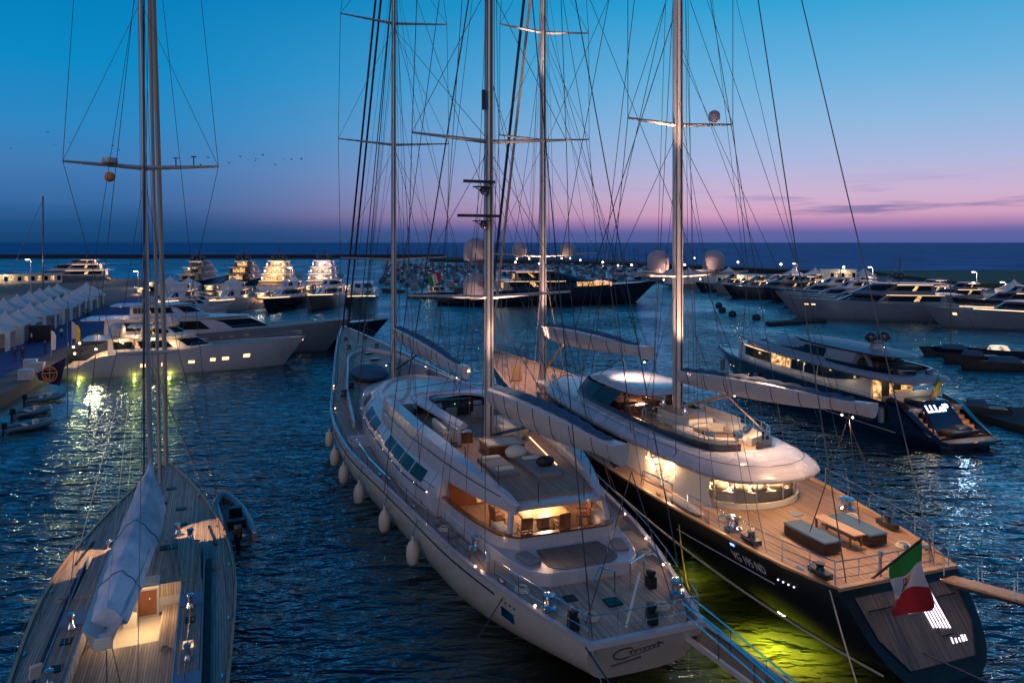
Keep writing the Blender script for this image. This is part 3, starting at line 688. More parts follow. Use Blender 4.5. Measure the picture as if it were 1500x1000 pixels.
# masts
def fit_radars(ms): pass
mo, X, tips = make_mast(Bk, 17.5, 4.6, 56, .36, [(12.9, 4.8), (21.7, 4.55), (31, 4.2), (41, 3.8)], (6.1, 2.8), 6)
for z in (13.4, 16.6):
    if z == 13.4: dome(mo, (-.45, 18.5, 12.9), .74)
    else: dome(mo, (-.45, 18.5, 14.9), .74)
for z in (17.2, 19.1):
    MB().box((-.55, 17.0, z), (1.0, .5, .06)).box((-.75, 16.9, z+.28), (1.9 if z > 18 else 2.6, .16, .16), rz=.1).ball((-.45, 17, z-.2), .25).tube([(-1.0, 17, z), (-.2, 17.2, z-.5)], .03).build('radar', 'mastdark', mo)
MB().box((-.4, 17.2, 24.0), (.2, .2, 1.1)).build('horn', 'mastdark', mo)
halyards(Bk, X, 5.2, 50, ((.3, -.45, .1, -.3), (-.35, -.5, -.1, -.3), (.15, .5, .1, .3), (-.7, -.9, -.1, -.3), (.8, -.2, 0, -.3)))
mo2, X2, tips2 = make_mast(Bk, 45.5, 3.4, 52, .34, [(14.4, 4.9), (25.0, 5.1), (36.2, 4.9), (44, 3.9)], (5.2, 3.3), 6)
halyards(Bk, X2, 4, 48, ((.5, -.6, .1, -.3), (-.4, -.5, -.1, -.3), (.25, .5, .1, .3), (1.2, -.4, 0, -.3)))
make_boom(Bk, (0.1, 17.0, 7.35), (1.55, 4.7, 7.25), 1.2, 1.4)
make_boom(Bk, (0.2, 45.0, 7.7), (1.2, 26.2, 7.1), 1.15, 1.35)
MB().tube([(.1, 17.0, 5.2), (.75, 12.6, 6.7)], .09, 8).build('boom_strut', 'mastdark', Bk)
MB().tube([(.2, 45.0, 4.4), (.7, 38.0, 6.8)], .1, 8).build('boom_strut', 'mastdark', Bk)
for sg in (-1, 1):
    wire(Bk, 'stay', [(sg*.35, 79.5, 4.4), (sg*.25, 46.3, 51.5)], .12, 'wire')
    wire(Bk, 'backstay', [(sg*1.9, .5, 2.5), (sg*.1, 17.2, 55.5)], .024)
    wire(Bk, 'stay', [(sg*4.6, 14.5, 2.7), (sg*.1, 45.2, 44)], .02)
    wire(Bk, 'stay', [(sg*2.0, 37.5, 4.7), (0, 18, 50)], .025)
    wire(Bk, 'stay', [(sg*5.6, 31, 3.0), (0, 45.2, 36)], .02)
    wire(Bk, 'stay', [(sg*.3, 66, 4.3), (0, 46.2, 40)], .05)
    wire(Bk, 'sheet_line', [(1.7, 4.2, 6.7), (sg*1.8, 1.2, 2.6)], .022)
    wire(Bk, 'sheet_line', [(1.2, 26.8, 6.5), (sg*2.4, 33, 4.8)], .022)
    wire(Bk, 'stay', [(sg*1.6, 29.5, 5), (0, 45.3, 25)], .022)
wire(Bk, 'stay', [(0, 17.6, 54), (0, 45.5, 51)], .022)
wire(Bk, 'stay', [(0, 45.9, 36), (0, 18, 22)], .02)
wire(Bk, 'stay', [(0.6, 17.9, 40), (0.6, 42, 4)], .05)
light('SPOT', (1.3, 15.4, 5.3), 5500, (1, .62, .45), Bk, .1, 30, (0, 17.3, 16)); light('SPOT', (-1.3, 15.4, 5.3), 5000, (1, .62, .45), Bk, .1, 30, (0, 17.3, 15))
light('SPOT', (0, 16.6, 12.3), 900, (1, .66, .46), Bk, .3, 75, (0, 16.2, 4.6))
light('SPOT', (.9, 44.3, 4.2), 260, (.9, .66, .6), Bk, .1, 30, (0, 45.3, 14))

random.seed(21)
for (own, XX, u0, span, hl, z0_, top) in ((Bk, X, 17.5, 11, 4.5, 3.2, 46), (Bk, X2, 45.5, 13, 4.2, 3.4, 44)):
    for q in range(9):
        sg = 1 if q % 2 else -1; u_ = u0-span*random.uniform(.15, 1); zt = random.uniform(20, top)
        wire(own, 'running_line', [(sg*min(hb.w(u_)-.3, hl+random.uniform(-.8, 1.2)), u_, z0_), XX(zt)], .014)
for (x, y, z) in ((-2.9, 4.6, 2.46), (1.5, 1.6, 2.44), (-1.3, 1.8, 2.44), (3.4, 6.0, 2.46), (-4.2, 11.4, 2.5)):
    mb = MB()
    for q in range(3): r_ = .3-.05*q; mb.tube([(x+r_*math.cos(t), y+r_*math.sin(t), z+.03+.05*q) for t in [2*math.pi*i/14 for i in range(15)]], .03, 5)
    MBt = mb.build('coiled_rope', 'fabricw', Bk)
for sg in (-1, 1):
    for u in (1.1, 5.4, 9.5, 14.5, 20, 27): MB().box((sg*(hb.w(u)-.35), u, hb.deckz(u)+.02), (.1, .42, .1)).build('cleat', 'steel', Bk)
    for u in (8.6, 10.4, 12.0): MB().box((sg*(hb.w(u)-.75), u, hb.deckz(u)-.02), (.5, .3, .14)).build('locker_lid', 'greyhull', Bk)
MB().box((0, 2.6, 2.44), (.6, .6, .05)).build('deck_hatch', 'glass', Bk); MB().box((-1.4, 3.4, 2.44), (.45, .45, .05)).build('deck_hatch', 'glass', Bk)
for x, y in ((-1.15, 11.6), (-1.15, 13.6), (.75, 12.9)): MB().box((x, y, 5.0), (.9, .35, .14)).build('cushion', 'fabricw', Bk, bevel=.05)
# fenders hanging over the side
fz = [(13.0, .95), (17.4, 1.0), (22.1, 1.05), (26.0, 1.1), (30.0, 1.1), (34.8, 1.15)]
names = ['nearest the stern', 'second from the stern', 'third from the stern', 'fourth from the stern', 'fifth from the stern', 'farthest forward']
for (u, z), nm in zip(fz, names):
    w = hb.side(u, 1.4).x; x = w-.36
    fe = thing('fender', 'cream teardrop fender hanging on the pale ketch, '+nm+' of the six', 'fender', Bk.location, Bk.rotation_euler.z, 'fenders along the pale ketch')
    MB().lathe((x, u, z), [(.05, -.60), (.17, -.56), (.28, -.42), (.32, -.05), (.30, .28), (.2, .5), (.08, .62), (.05, .84)], 16).build('fender_body', 'fender', fe)
    MB().tube([(x, u, z+.8), (-hb.w(u)+.02, u, hb.deckz(u)+.03), (-hb.w(u)+.3, u, hb.deckz(u)+.05)], .02, 5).build('rope', 'wire', fe)

# ------------------------------------------------------------------ yacht C: black ketch on the right
loc, rz = stern_at(15.3, 29.1, -385)
Ck = thing('sailing_yacht', 'large black two-masted sailing yacht with warmly lit teak deck and rounded white roof', 'sailing yacht', loc, rz)
hc_ = Hull([(0, 3.0), (1.2, 3.45), (2.7, 3.85), (5, 4.2), (9, 4.75), (13, 5.05), (20, 5.1), (28, 4.7), (36, 3.75), (45, 2.2), (54, .12)],
           [(0, 2.8), (5, 2.95), (13, 3.25), (28, 3.7), (40, 4.1), (54, 4.6)], stern=2.3, bowrake=8, zk0=-.12, a=.95, zk=-.55, ast=.55)
hc_.build('hull', 'black', Ck); hc_.deck('teakw', Ck, drop=.09, inset=.14); hc_.cap('oak', Ck, width=.14, aft=True, h=.05)
mb = MB()
for u in [3.2+k*.55 for k in range(11)]: pass
mb.tube([hc_.side(u, 1.98+.02*(u-3))+Vector((-.02, 0, 0)) for u in [3.3+k*.55 for k in range(12)]], .02, 5); mb.build('hull_stripe', 'flagw', Ck)
def on_side(v): p = hc_.side(5.35-v.x*.92, 2.22+v.y); return p+Vector((-.03-v.z, 0, 0))
text_obj('registration', 'VG 195 ND', .42, 'flagw', Ck, on_side, extr=.004)
MB().add([hc_.side(u, z)+Vector((-.03, 0, 0)) for u, z in ((5.2, 2.8), (4.95, 2.8), (4.95, 2.72), (5.2, 2.72))], [(0, 1, 2, 3)]).build('blue_badge', 'blue', Ck, smooth=0)
for k in range(4): MB().ball(hc_.side(2.9-k*.25, 2.25)+Vector((-.02, 0, 0)), .04, 6, 4).build('drain_light', 'stripp', Ck)
# transom panelling: louvres and lettering, all on the raked stern face
def ts(x, z, out=.04):      # point on the stern face
    us = -2.3*(1-z/2.8); return Vector((x, us-out, z))
mb = MB(); z0, z1 = .55, 2.55
mb.add([ts(-2.5, 2.5, .02), ts(2.5, 2.5, .02), ts(2.3, 1.3, .02), ts(1.6, .45, .02), ts(-1.6, .45, .02), ts(-2.3, 1.3, .02)], [(0, 1, 2, 3, 4, 5)]); mb.build('transom_door', 'teakd', Ck, smooth=0)
mb = MB()
for a_, b_ in (((-2.5, 2.5), (-2.3, 1.3)), ((2.3, 1.3), (2.5, 2.5)), ((-2.3, 1.3), (-1.6, .45)), ((2.3, 1.3), (1.6, .45)), ((-1.1, 2.5), (-1.1, .62)), ((1.2, 2.5), (1.2, .62)), ((-2.2, 2.1), (2.2, 2.1)), ((-1.6, .45), (1.6, .45)), ((.55, 1.5), (1.1, 1.5)), ((.55, 1.1), (1.1, 1.1)), ((.55, 1.5), (.55, 1.1))):
    mb.tube([ts(*a_), ts(*b_)], .022, 4)
mb.build('door_seam', 'black', Ck)
mb = MB()
for k in range(6):
    x = .30+k*.15; mb.tube([ts(x, 2.35), ts(x+.06, 1.35-k*.02)], .035, 5)
mb.build('vertical_louvre', 'stripp', Ck)
mb = MB()
for k in range(6): z = 2.35-k*.10; mb.tube([ts(-.42, z), ts(.2, z)], .026, 4)
mb.build('horizontal_louvre', 'stripp', Ck)
for k, (w_, h_) in enumerate(((.07, .17), (.09, .13), (.08, .12), (.12, .17), (.07, .16))):
    x_ = .85+.17*k; MB().add([ts(x_, .86, .05), ts(x_+w_, .86, .05), ts(x_+w_+.03, .86+h_, .05), ts(x_+.03, .86+h_, .05)], [(0, 1, 2, 3)]).build('lit_character', 'stripp', Ck, smooth=0)
# cabin roof, a big smooth shell
ro = [(6.3, .6), (6.7, 2.0), (7.6, 2.9), (9.5, 3.45), (13, 3.75), (20, 3.75), (26, 3.45), (30, 2.8), (33.5, .4)]
rt = [(7.3, .5), (7.9, 1.6), (9, 2.4), (11, 2.9), (14, 3.15), (20, 3.1), (26, 2.7), (29.5, 2.0), (31.8, .3)]
mb = MB()
blend = lambda t: [(a+(c-a)*t, b+(d-b)*t) for (a, b), (c, d) in zip(ro, rt)]
R3 = lambda tab, z: [(x, y, z) for x, y in hull_ring(tab, 30)]
mb.loft([R3(blend(.12), 4.55), R3(ro, 4.62), R3(blend(-.02), 4.75), R3(blend(.14), 4.98), R3(blend(.42), 5.16), R3(blend(.85), 5.3), R3(rt, 5.33)])
roof = mb.build('cabin_roof', 'white', Ck, smooth=55)
for bt, z_ in ((.0, 4.70), (.60, 5.235)):
    mb = MB(); q_ = [(x*1.004, y-.01, z_+.012) for x, y in hull_ring(blend(bt), 40)]; mb.tube(q_+[q_[0]], .014, 4); mb.build('roof_seam', 'mastdark', roof)
for u_ in (10.8, 14.6, 18.4, 22.2, 26):
    for sg in (-1, 1):
        q_ = [(sg*(interp(blend(f), u_)+.006), u_, z) for f, z in ((.02, 4.86), (.14, 4.99), (.28, 5.085), (.42, 5.175), (.6, 5.24))]; MB().tube(q_, .011, 4).build('roof_seam', 'mastdark', roof)
# house sides
hs = [(12.0, 3.3), (14, 3.45), (20, 3.55), (26, 3.2), (30, 2.5), (33, .4)]
mb = MB(); mb.loft([R3([(a, b*1.1) for a, b in hs], 3.0), R3([(a, b*1.05) for a, b in hs], 3.6), R3([(a, b*.98) for a, b in hs], 4.62)])
hs_o = mb.build('deckhouse', 'cream', Ck, smooth=50)
for sg in (-1, 1):
    g = []
    for k in range(25):
        u = 15.6+15.2*k/24; w = interp(hs, u)*1.02+.05; top = 4.5; bot = 3.62 if k > 3 else 4.3-.17*k-.17
        g.append([(sg*(w+.06), u, bot), (sg*(w-.02), u, top)])
    MB().loft(g, closed=False).build('window_band', 'glass', hs_o)
    light('POINT', (sg*3.75, 12.9, 4.1), 60, parent=Ck, r=.1); bulb(hs_o, (sg*3.62, 13.4, 4.2), .08, 'warm', 'wall_lamp')
# curved glass wind screen at the aft end of the cockpit
gp = [(math.sin(t)*2.75, 10.2-2.6*max(0, math.cos(t))**.7) for t in [R(-98+196*k/24) for k in range(25)]]
mb = MB(); mb.loft([[(x, y, 3.22), (x, y, 4.56)] for x, y in gp], closed=False); gs = mb.build('curved_glass_screen', 'clear', Ck)
for z, nm in ((3.0, 'screen_base'),):
    mb = MB(); mb.loft([[(x*1.03, y-.06, 2.9), (x*1.03, y-.06, 3.24), (x*.98, y+.04, 3.24), (x*.98, y+.04, 2.9)] for x, y in gp]); mb.build(nm, 'cream', Ck)
for k in (1, 4, 7, 10, 14, 17, 20, 23): x, y = gp[k]; MB().tube([(x, y, 3.2), (x, y, 4.6)], .045, 6).build('screen_post', 'white', Ck)
mb = MB(); mb.tube([(x, y+.02, 3.75) for x, y in gp], .02, 4); mb.build('screen_rail', 'steel', Ck)
for a_ in (-62, -34, -8, 20, 48, 70): t_ = R(a_); MB().ball((math.sin(t_)*2.25, 10.3-2.2*math.cos(t_)**.7, 3.84), (.5, .34, .27), 12, 8).build('cushion', 'fabricw', Ck)
light('POINT', (0, 8.6, 4.4), 330, (1, .6, .3), Ck, .25)
for t_ in (-75, -45, -15, 15, 45, 75): light('POINT', (math.sin(R(t_))*2.55, 10.25-2.45*max(0, math.cos(R(t_)))**.7, 4.3), 42, (1, .62, .30), Ck, .1)  # ring of lights added only to brighten the sofa behind the glass
sofa = MB(); 
for k in range(2, 23, 1):
    x, y = gp[k]; sofa.ball((x*.78, (y-10.2)*.76+10.4, 3.5), (.42, .42, .32), 8, 5)
mb = MB(); mb.loft([[(x*.93, (y-10.2)*.9+10.2, 3.2), (x*.93, (y-10.2)*.9+10.2, 3.66), (x*.85, (y-10.2)*.82+10.3, 3.68), (x*.8, (y-10.2)*.78+10.3, 3.62), (x*.6, (y-10.2)*.55+10.4, 3.58), (x*.6, (y-10.2)*.55+10.4, 3.2)] for x, y in gp[1:24]]); mb.build('curved_sofa', 'fabricw', Ck, smooth=50)
MB().lathe((0, 10.9, 3.1), [(.25, 0), (.2, .6), (1.1, .62), (1.1, .7), (.02, .71)], 18).build('cockpit_table', 'oak', Ck)
MB().box((0, 12.2, 3.8), (5.2, .1, 1.3)).build('saloon_front', 'roomb', Ck)
for x, y in ((-1.8, 9), (0, 8.2), (1.8, 9), (-1.2, 11), (1.2, 11)): bulb(Ck, (x, y, 4.53), .06)
light('POINT', (-.9, 9.4, 4.35), 480, parent=Ck, r=.2); light('POINT', (1.2, 9.4, 4.35), 480, parent=Ck, r=.3)
light('POINT', (-3.5, 11.2, 4.35), 150, parent=Ck, r=.15); light('POINT', (3.3, 10.9, 4.3), 50, parent=Ck, r=.15)
# canvas side screen and boarding steps on the left
mb = MB(); mb.loft([[(-3.1, 8.2, 4.6), (-3.15, 9.5, 4.62), (-3.3, 10.8, 4.6)], [(-3.25, 8.1, 3.9), (-3.35, 9.4, 3.85), (-3.5, 10.9, 3.95)], [(-3.3, 7.7, 3.25), (-3.85, 9.3, 3.3), (-4.0, 11.2, 3.45)]], closed=False); mb.build('canvas_screen', 'fabricw', Ck, smooth=80)
mb = MB(); mb.ball((-3.95, 9.2, 3.1), (.35, 1.7, .2), 10, 6); mb.build('rolled_awning', 'fabricw', Ck)
mb = MB()
for k in range(5): mb.box((-3.35, 11.6+k*.28, 3.2+k*.3), (.8, .26, .06))
for x in (-3.75, -2.95): mb.tube([(x, 11.3, 3.1), (x, 13.0, 4.9)], .05, 6)
mb.build('flight_of_steps', 'white', Ck)
MB().tube([(-4.55, 9.3, 3.1), (-4.55, 9.3, 4.1), (-4.75, 10.4, 4.15), (-4.85, 11.6, 4.1), (-4.85, 11.9, 3.2)], .035, 6).tube([(-4.55, 9.3, 3.65), (-4.85, 11.8, 3.65)], .025, 5).build('gate_rail', 'steel', Ck)
# flybridge: recess with coaming
co_ = [(9.3, .5), (9.5, 1.5), (10.3, 2.1), (12, 2.45), (14.5, 2.6), (20, 2.6), (25.5, 2.1), (27.3, .4)]
mb = MB()
ring_o = hull_ring(co_, 26); rr = []
for (x, y) in ring_o:
    hgt = .38 if y < 13 else .32
    s_ = 1-.09/max(.3, abs(x)); rr.append([(x, y, 5.28), (x*1.01, y-.02, 5.3+hgt), (x*.96, y+(.08 if y < 10.5 else 0), 5.3+hgt), (x*.95, y+(.1 if y < 10.5 else 0), 5.28)])
mb.loft(rr); mb.build('fly_coaming', 'navy', Ck)
mb = MB(); mb.prism(hull_ring([(a+.05, b*.97) for a, b in co_], 20), 5.30, 5.345); mb.build('fly_deck', 'oak', Ck, smooth=0)
rp = [(x*.97, y, 5.62) for x, y in hull_ring([(9.4, .6), (9.6, 1.5), (10.3, 2.0), (12, 2.35), (14.5, 2.5), (16, 2.5)], 12)]
rail(Ck, rp, .62, 2, r=.03)
mb = MB(); sp_ = hull_ring([(9.75, .5), (10.1, 1.4), (11, 1.9), (13, 2.15)], 12)
mb.loft([[(x, y, 5.32), (x, y, 5.78), (x*.86, y+.25, 5.82), (x*.8, y+.35, 5.6), (x*.5, y+1.0 if abs(x) < 1.6 else y+.3, 5.58), (x*.5, y+1.0 if abs(x) < 1.6 else y+.3, 5.32)] for x, y in sp_]); mb.build('aft_sofa', 'fabricw', Ck, smooth=50)
MB().box((1.75, 14.8, 5.55), (.9, 3.8, .42)).box((2.1, 14.8, 5.85), (.2, 3.8, .4)).build('side_sofa', 'fabricw', Ck, bevel=.07)
MB().box((1.3, 12.4, 5.62), (.5, .5, .5)).build('stool', 'cream', Ck, bevel=.05)
cb = MB().box((-.25, 14.9, 5.72), (1.6, 3.4, .8)).box((-.35, 13.3, 5.6), (1.0, .7, .55)).build('mast_console', 'cream', Ck, bevel=.06)
MB().box((-.25, 14.9, 6.14), (1.7, 3.5, .05)).build('console_top', 'oak', cb, bevel=.02)
for x, y in ((.3, 16.2), (-.75, 16.4), (-.8, 14.0)): winch(cb, (x, y, 6.16), .17)
# helm: wheels, seats, table
mb = MB()
for x in (-1.7, -1.0): 
    ring = [(x+.34*math.cos(t), 17.6, 5.95+.34*math.sin(t)) for t in [2*math.pi*k/16 for k in range(17)]]
    mb.tube(ring, .02, 5).tube([(x-.3, 17.6, 5.95), (x+.3, 17.6, 5.95)], .015, 4).tube([(x, 17.6, 5.6), (x, 17.6, 6.28)], .015, 4)
mb.build('steering_wheel', 'steel', Ck)
MB().box((-1.4, 18.2, 5.65), (1.7, .5, .6)).build('helm_pedestal', 'wood', Ck, bevel=.03)
MB().box((-1.4, 20.3, 5.6), (1.4, 1.6, .5)).box((1.4, 20.5, 5.6), (1.4, 2.2, .5)).build('settee', 'brown', Ck, bevel=.06)
MB().box((.2, 18.6, 5.75), (1.1, 1.2, .8)).build('bar_unit', 'wood', Ck, bevel=.03)
# hard top
ct = [(16.6, 1.5), (17.2, 2.2), (19, 2.45), (22, 2.35), (24.0, 1.9), (25.2, .3)]
mb = MB(); mb.loft([R3(ct, 6.75), R3([(a-.05, b*1.02) for a, b in ct], 6.83), R3([(17+(a-17)*.9+.2, b*.85) for a, b in ct], 7.02), R3([(18+(a-18)*.6+.5, b*.4) for a, b in ct], 7.08)]); mb.build('hard_top', 'white', Ck, smooth=60)
for x, y in ((-2.0, 19), (2.0, 19), (-1.7, 23.4), (1.7, 23.4)): MB().tube([(x, y, 5.3), (x*.95, y, 6.8)], .06, 8).build('hard_top_post', 'mastdark', Ck)
mb = MB(); mb.loft([[(x, y, 5.6), (x*.86, y-.9, 6.5)] for x, y in hull_ring([(20, 2.55), (23, 2.45), (26, 1.9), (27.2, .3)], 16)], closed=False); mb.build('windscreen', 'glass', Ck)
for v_ in (2.5, 5.5): light('SPOT', (-.15, v_, 8.45), 1900, (1, .58, .32), Ck, .15, 140, (.3, v_, 2.8))
light('SPOT', (-.2, 9.5, 7.9), 700, (1, .62, .38), Ck, .15, 140, (.2, 10.5, 5.3)); light('SPOT', (-.8, 21, 8.5), 900, (1, .62, .38), Ck, .15, 120, (0, 21, 6.3)); light('SPOT', (-.2, 31, 8.0), 1500, (1, .6, .4), Ck, .15, 140, (0, 34, 4))
light('POINT', (0, 20.5, 6.4), 160, (1, .5, .28), Ck, .3)
light('SPOT', (.3, 16.9, 13.6), 2600, (1, .70, .5), Ck, .25, 34, (.5, 20.5, 7)); light('SPOT', (2.6, 14.6, 13.9), 6000, (1, .60, .34), Ck, .25, 44, (1.0, 3.0, 2.8))
light('SPOT', (0, 38.6, 14.4), 6500, (1, .60, .42), Ck, .25, 95, (0, 40, 3.8))
# aft deck furniture and fittings
def bench(x, y, lbl):
    o = MB().box((x, y, 3.08), (.95, 2.5, .42)).box((x, y, 3.33), (1.0, 2.55, .10)).build('deck_bench', ['brown', 'fabricb'], None, bevel=.05)
    for i, p in enumerate(o.data.polygons): p.material_index = 1 if i >= 6 else 0
    place_local(o, Ck); tag(o, lbl, 'bench', 'upholstered benches on the aft deck'); return o
bench(-.95, 3.75, 'brown box bench with blue cushion on the aft teak deck, left of the table')
bench(1.55, 3.75, 'brown box bench with blue cushion on the aft teak deck, right of the table')
t = thing('deck_table', 'folding pale wooden table between the two blue-cushioned benches', 'table', Ck.location, Ck.rotation_euler.z)
MB().box((.45, 3.7, 3.46), (.66, 2.5, .05)).build('tabletop', 'oak', t, bevel=.01)
for x, y in ((.15, 2.7), (.75, 2.7), (.15, 4.7), (.75, 4.7)): MB().box((x, y, 3.16), (.07, .07, .56)).build('leg', 'wood', t)
MB().box((.45, 3.7, 3.18), (.05, 2.0, .07)).build('stretcher', 'wood', t)
for x, y in ((-3.4, 6.0), (3.35, 6.2)): winch(Ck, (x, y, 2.93), .36)
for x, y in ((-3.5, 4.6), (-3.0, 1.0), (3.6, 4.0)): MB().box((x, y, 3.02), (.35, 1.0, .22)).lathe((x, y, 3.1), [(.2, 0), (.13, .15), (.2, .3), (.02, .32)], 10).build('mooring_bitts', 'blackp', Ck)
MB().box((.6, 6.6, 2.92), (.5, .5, .04)).build('skylight', 'bluedeck', Ck)
for pts in ([(-hc_.w(u)+.12, u, hc_.deckz(u)) for u in (8.0, 6.6, 5.2, 3.8, 2.4, 1.2, .25)], [(-3.0, .2, 2.8), (-1.9, .15, 2.8), (-.9, .15, 2.8), (.1, .15, 2.8), (1.1, .15, 2.8), (2.0, .15, 2.8)],
            [(hc_.w(u)-.12, u, hc_.deckz(u)) for u in (1.4, 2.6, 4.0, 5.6, 7.2, 9.0)], [(hc_.w(u)-.12, u, hc_.deckz(u)) for u in (11.5, 13.2, 15, 17)]):
    rail(Ck, pts, .95, 3)
rail(Ck, [(-hc_.w(u)+.1, u, hc_.deckz(u)) for u in (18, 22, 26, 30, 34, 38, 42, 46, 50, 53)]+[(hc_.w(u)-.1, u, hc_.deckz(u)) for u in (50, 46, 42, 38, 34, 30, 26, 22, 18)], .8, 2, r=.018, mat='wire')
for k in range(10):
    u = 1.0+k*1.1; light('POINT', (-hc_.w(u)+.3, u, hc_.deckz(u)+.35), .6, (1, .6, .3), Ck, .04) if k % 3 == 0 else None
for x, y in ((-.6, .35), (.9, .5), (2.4, .7)): MB().lathe((x, y, 2.75), [(.05, 0), (.05, .8), (.1, .85), (.1, 1.0), (.01, 1.02)], 8).build('deck_post', 'steel', Ck)
# fore deck
MB().box((0, 34.6, 4.05), (2.6, 3.0, .45)).box((.2, 34.0, 4.35), (1.6, 1.6, .3)).build('fore_hatch_house', 'cream', Ck, bevel=.08)
MB().box((-2.2, 38.2, 4.6), (.9, .1, 1.3), rx=-.25).build('open_hatch_lid', 'oak', Ck)
for x, y in ((1.2, 38), (1.6, 41), (-1.2, 44), (1.2, 45), (0, 48), (2.5, 33), (-2.6, 32)): winch(Ck, (x, y, 3.55+.02*(y-30)), .26)
MB().ball((-.6, 33.0, 4.35), (1.2, 1.3, .4), 12, 7).build('bow_sunpad', 'fabricw', Ck)
# masts
moC, XC, tC = make_mast(Ck, 16, 5.3, 62, .40, [(14.0, 4.6), (23.0, 3.6), (33, 3.6), (44, 3.4)], (3.5, 4.4), 5)
for sg in (-1, 1): dome(moC, (sg*(1.45 if sg < 0 else 2.4), 15.8, 14.35), .65)
dome(moC, (2.3, 15.6, 23.35), .34)
for sg in (-1, 1): MB().box((sg*1.9, 15.8, 14.3), (1.6, .5, .09)).build('radome_platform', 'mast', moC)
halyards(Ck, XC, 6, 58, ((.45, -.5, .1, -.3), (-.45, -.55, -.1, -.3), (.6, .6, .1, .3), (1.3, .2, 0, -.3), (-1.6, .2, 0, -.3)))
moC2, XC2, tC2 = make_mast(Ck, 37.5, 3.8, 48, .40, [(14.8, 4.9), (24.9, 4.2), (34.3, 4.15), (42, 3.6)], (3.3, 4.0), 5)
for sg in (-1, 1): dome(moC2, (sg*2.25, 37.3, 14.85), .64)
halyards(Ck, XC2, 5, 46, ((.5, -.6, .1, -.3), (-.5, -.6, -.1, -.3), (.4, .6, .1, .3), (1.5, .2, 0, -.3), (-1.5, .2, 0, -.3)))
make_boom(Ck, (0, 15.6, 8.05), (-.2, 1.1, 9.15), .85, .95)
make_boom(Ck, (0, 37.1, 8.3), (-1.0, 17.6, 9.2), 1.15, 1.3)
MB().tube([(0, 15.5, 6.3), (-.1, 10.2, 8.1)], .10, 8).build('boom_strut', 'oak', Ck)
MB().tube([(0, 37.0, 5.0), (-.3, 32.3, 7.8)], .12, 8).build('boom_strut', 'oak', Ck)
for z_, u_ in ((8.62, 2.2), (8.60, 2.8)): bulb(Ck, (-.2, u_, z_), .06)
bulb(Ck, (-.15, 10.3, 7.95), .06); bulb(Ck, (-1.0, 18.2, 8.55), .07)
for x in (-1.6, -.9, 1.5, 1.0): bulb(moC2, (x*1.6, 37.1, 14.6), .09)
for x in (-1.2, 1.3): bulb(moC, (x, 15.6, 13.8), .06)
for sg in (-1, 1):
    wire(Ck, 'stay', [(sg*.3, 53, 4.6), (sg*.3, 38.3, 47.5)], .14, 'wirel' if sg > 0 else 'wire')
    wire(Ck, 'backstay', [(sg*2.3, .4, 2.8), (0, 15.7, 61)], .028)
    wire(Ck, 'stay', [(sg*4.4, 12.5, 3.2), (0, 37.2, 47)], .022)
    wire(Ck, 'stay', [(sg*4.5, 26, 3.6), (0, 37.3, 36)], .022)
    wire(Ck, 'stay', [(sg*2.4, 33, 4.2), (0, 16.3, 52)], .025)
    wire(Ck, 'stay', [(sg*2.0, 44, 4.4), (0, 37.7, 33)], .022)
    wire(Ck, 'stay', [(sg*3.0, 24, 5), (0, 16.3, 33)], .022)
    wire(Ck, 'stay', [(sg*1.5, 36, 4.2), (sg*.1, 37.5, 13.5)], .03, 'wirel')
    wire(Ck, 'stay', [(sg*3.6, 10.5, 3.1), (sg*.1, 15.8, 41)], .022)
    wire(Ck, 'sheet_line', [(-.2, 2.4, 8.7), (sg*1.5+.3, 3.8, 2.9)], .022)
    wire(Ck, 'sheet_line', [(-1.0, 21, 8.5), (sg*2.2, 26, 5.2)], .025)
wire(Ck, 'stay', [(0, 37.5, 47), (0, 16, 52)], .022); wire(Ck, 'stay', [(0, 37.5, 24), (0, 16.2, 40)], .02); wire(Ck, 'stay', [(0, 34, 4.6), (0, 16.2, 30)], .03)
wire(Ck, 'sheet_line', [(1.0, 14, 8.0), (2.4, 11, 5.6)], .05, 'oak')
for sg in (-1, 1):
    light('SPOT', (sg*1.4, 13.6, 6.3), 11000, (1, .60, .42), Ck, .1, 30, (0, 15.7, 14)); light('SPOT', (sg*1.5, 34.8, 4.6), 14000, (1, .58, .42), Ck, .1, 26, (0, 37.2, 16))
light('SPOT', (-2.2, 13.0, 14.6), 17000, (1, .62, .45), Ck, .1, 24, (0, 15.8, 28)); light('SPOT', (-2.0, 34.0, 24), 17000, (1, .62, .45), Ck, .1, 26, (0, 37.3, 36))
random.seed(22)
for (XX, u0, span, top) in ((XC, 16, 13, 48), (XC2, 37.5, 14, 42)):
    for q in range(10):
        sg = 1 if q % 2 else -1; u_ = u0-span*random.uniform(.15, 1); zt = random.uniform(18, top)
        wire(Ck, 'running_line', [(sg*(hc_.w(u_)-.4), u_, hc_.deckz(u_)), XX(zt)], .014)
for (x, y) in ((-2.4, 1.9), (2.6, 2.2), (-3.1, 7.2), (2.9, 5.4)):
    mb = MB(); z = hc_.deckz(y)-.06
    for q in range(3): r_ = .3-.05*q; mb.tube([(x+r_*math.cos(t), y+r_*math.sin(t), z+.03+.05*q) for t in [2*math.pi*i/14 for i in range(15)]], .03, 5)
    mb.build('coiled_rope', 'fabricw', Ck)
for x, y in ((-1.3, 11.0), (.3, 10.6), (1.4, 11.3)): MB().box((x, y, 5.86), (.6, .25, .3), rz=x*.3).build('cushion', 'fabricb', Ck, bevel=.07)
for x, y in ((-.6, 12.6), (-1.5, 13.4)): MB().lathe((x, y, 5.33), [(.05, 0), (.05, .3), (.4, .32), (.4, .37), (.02, .38)], 14).build('side_table', 'oak', Ck)
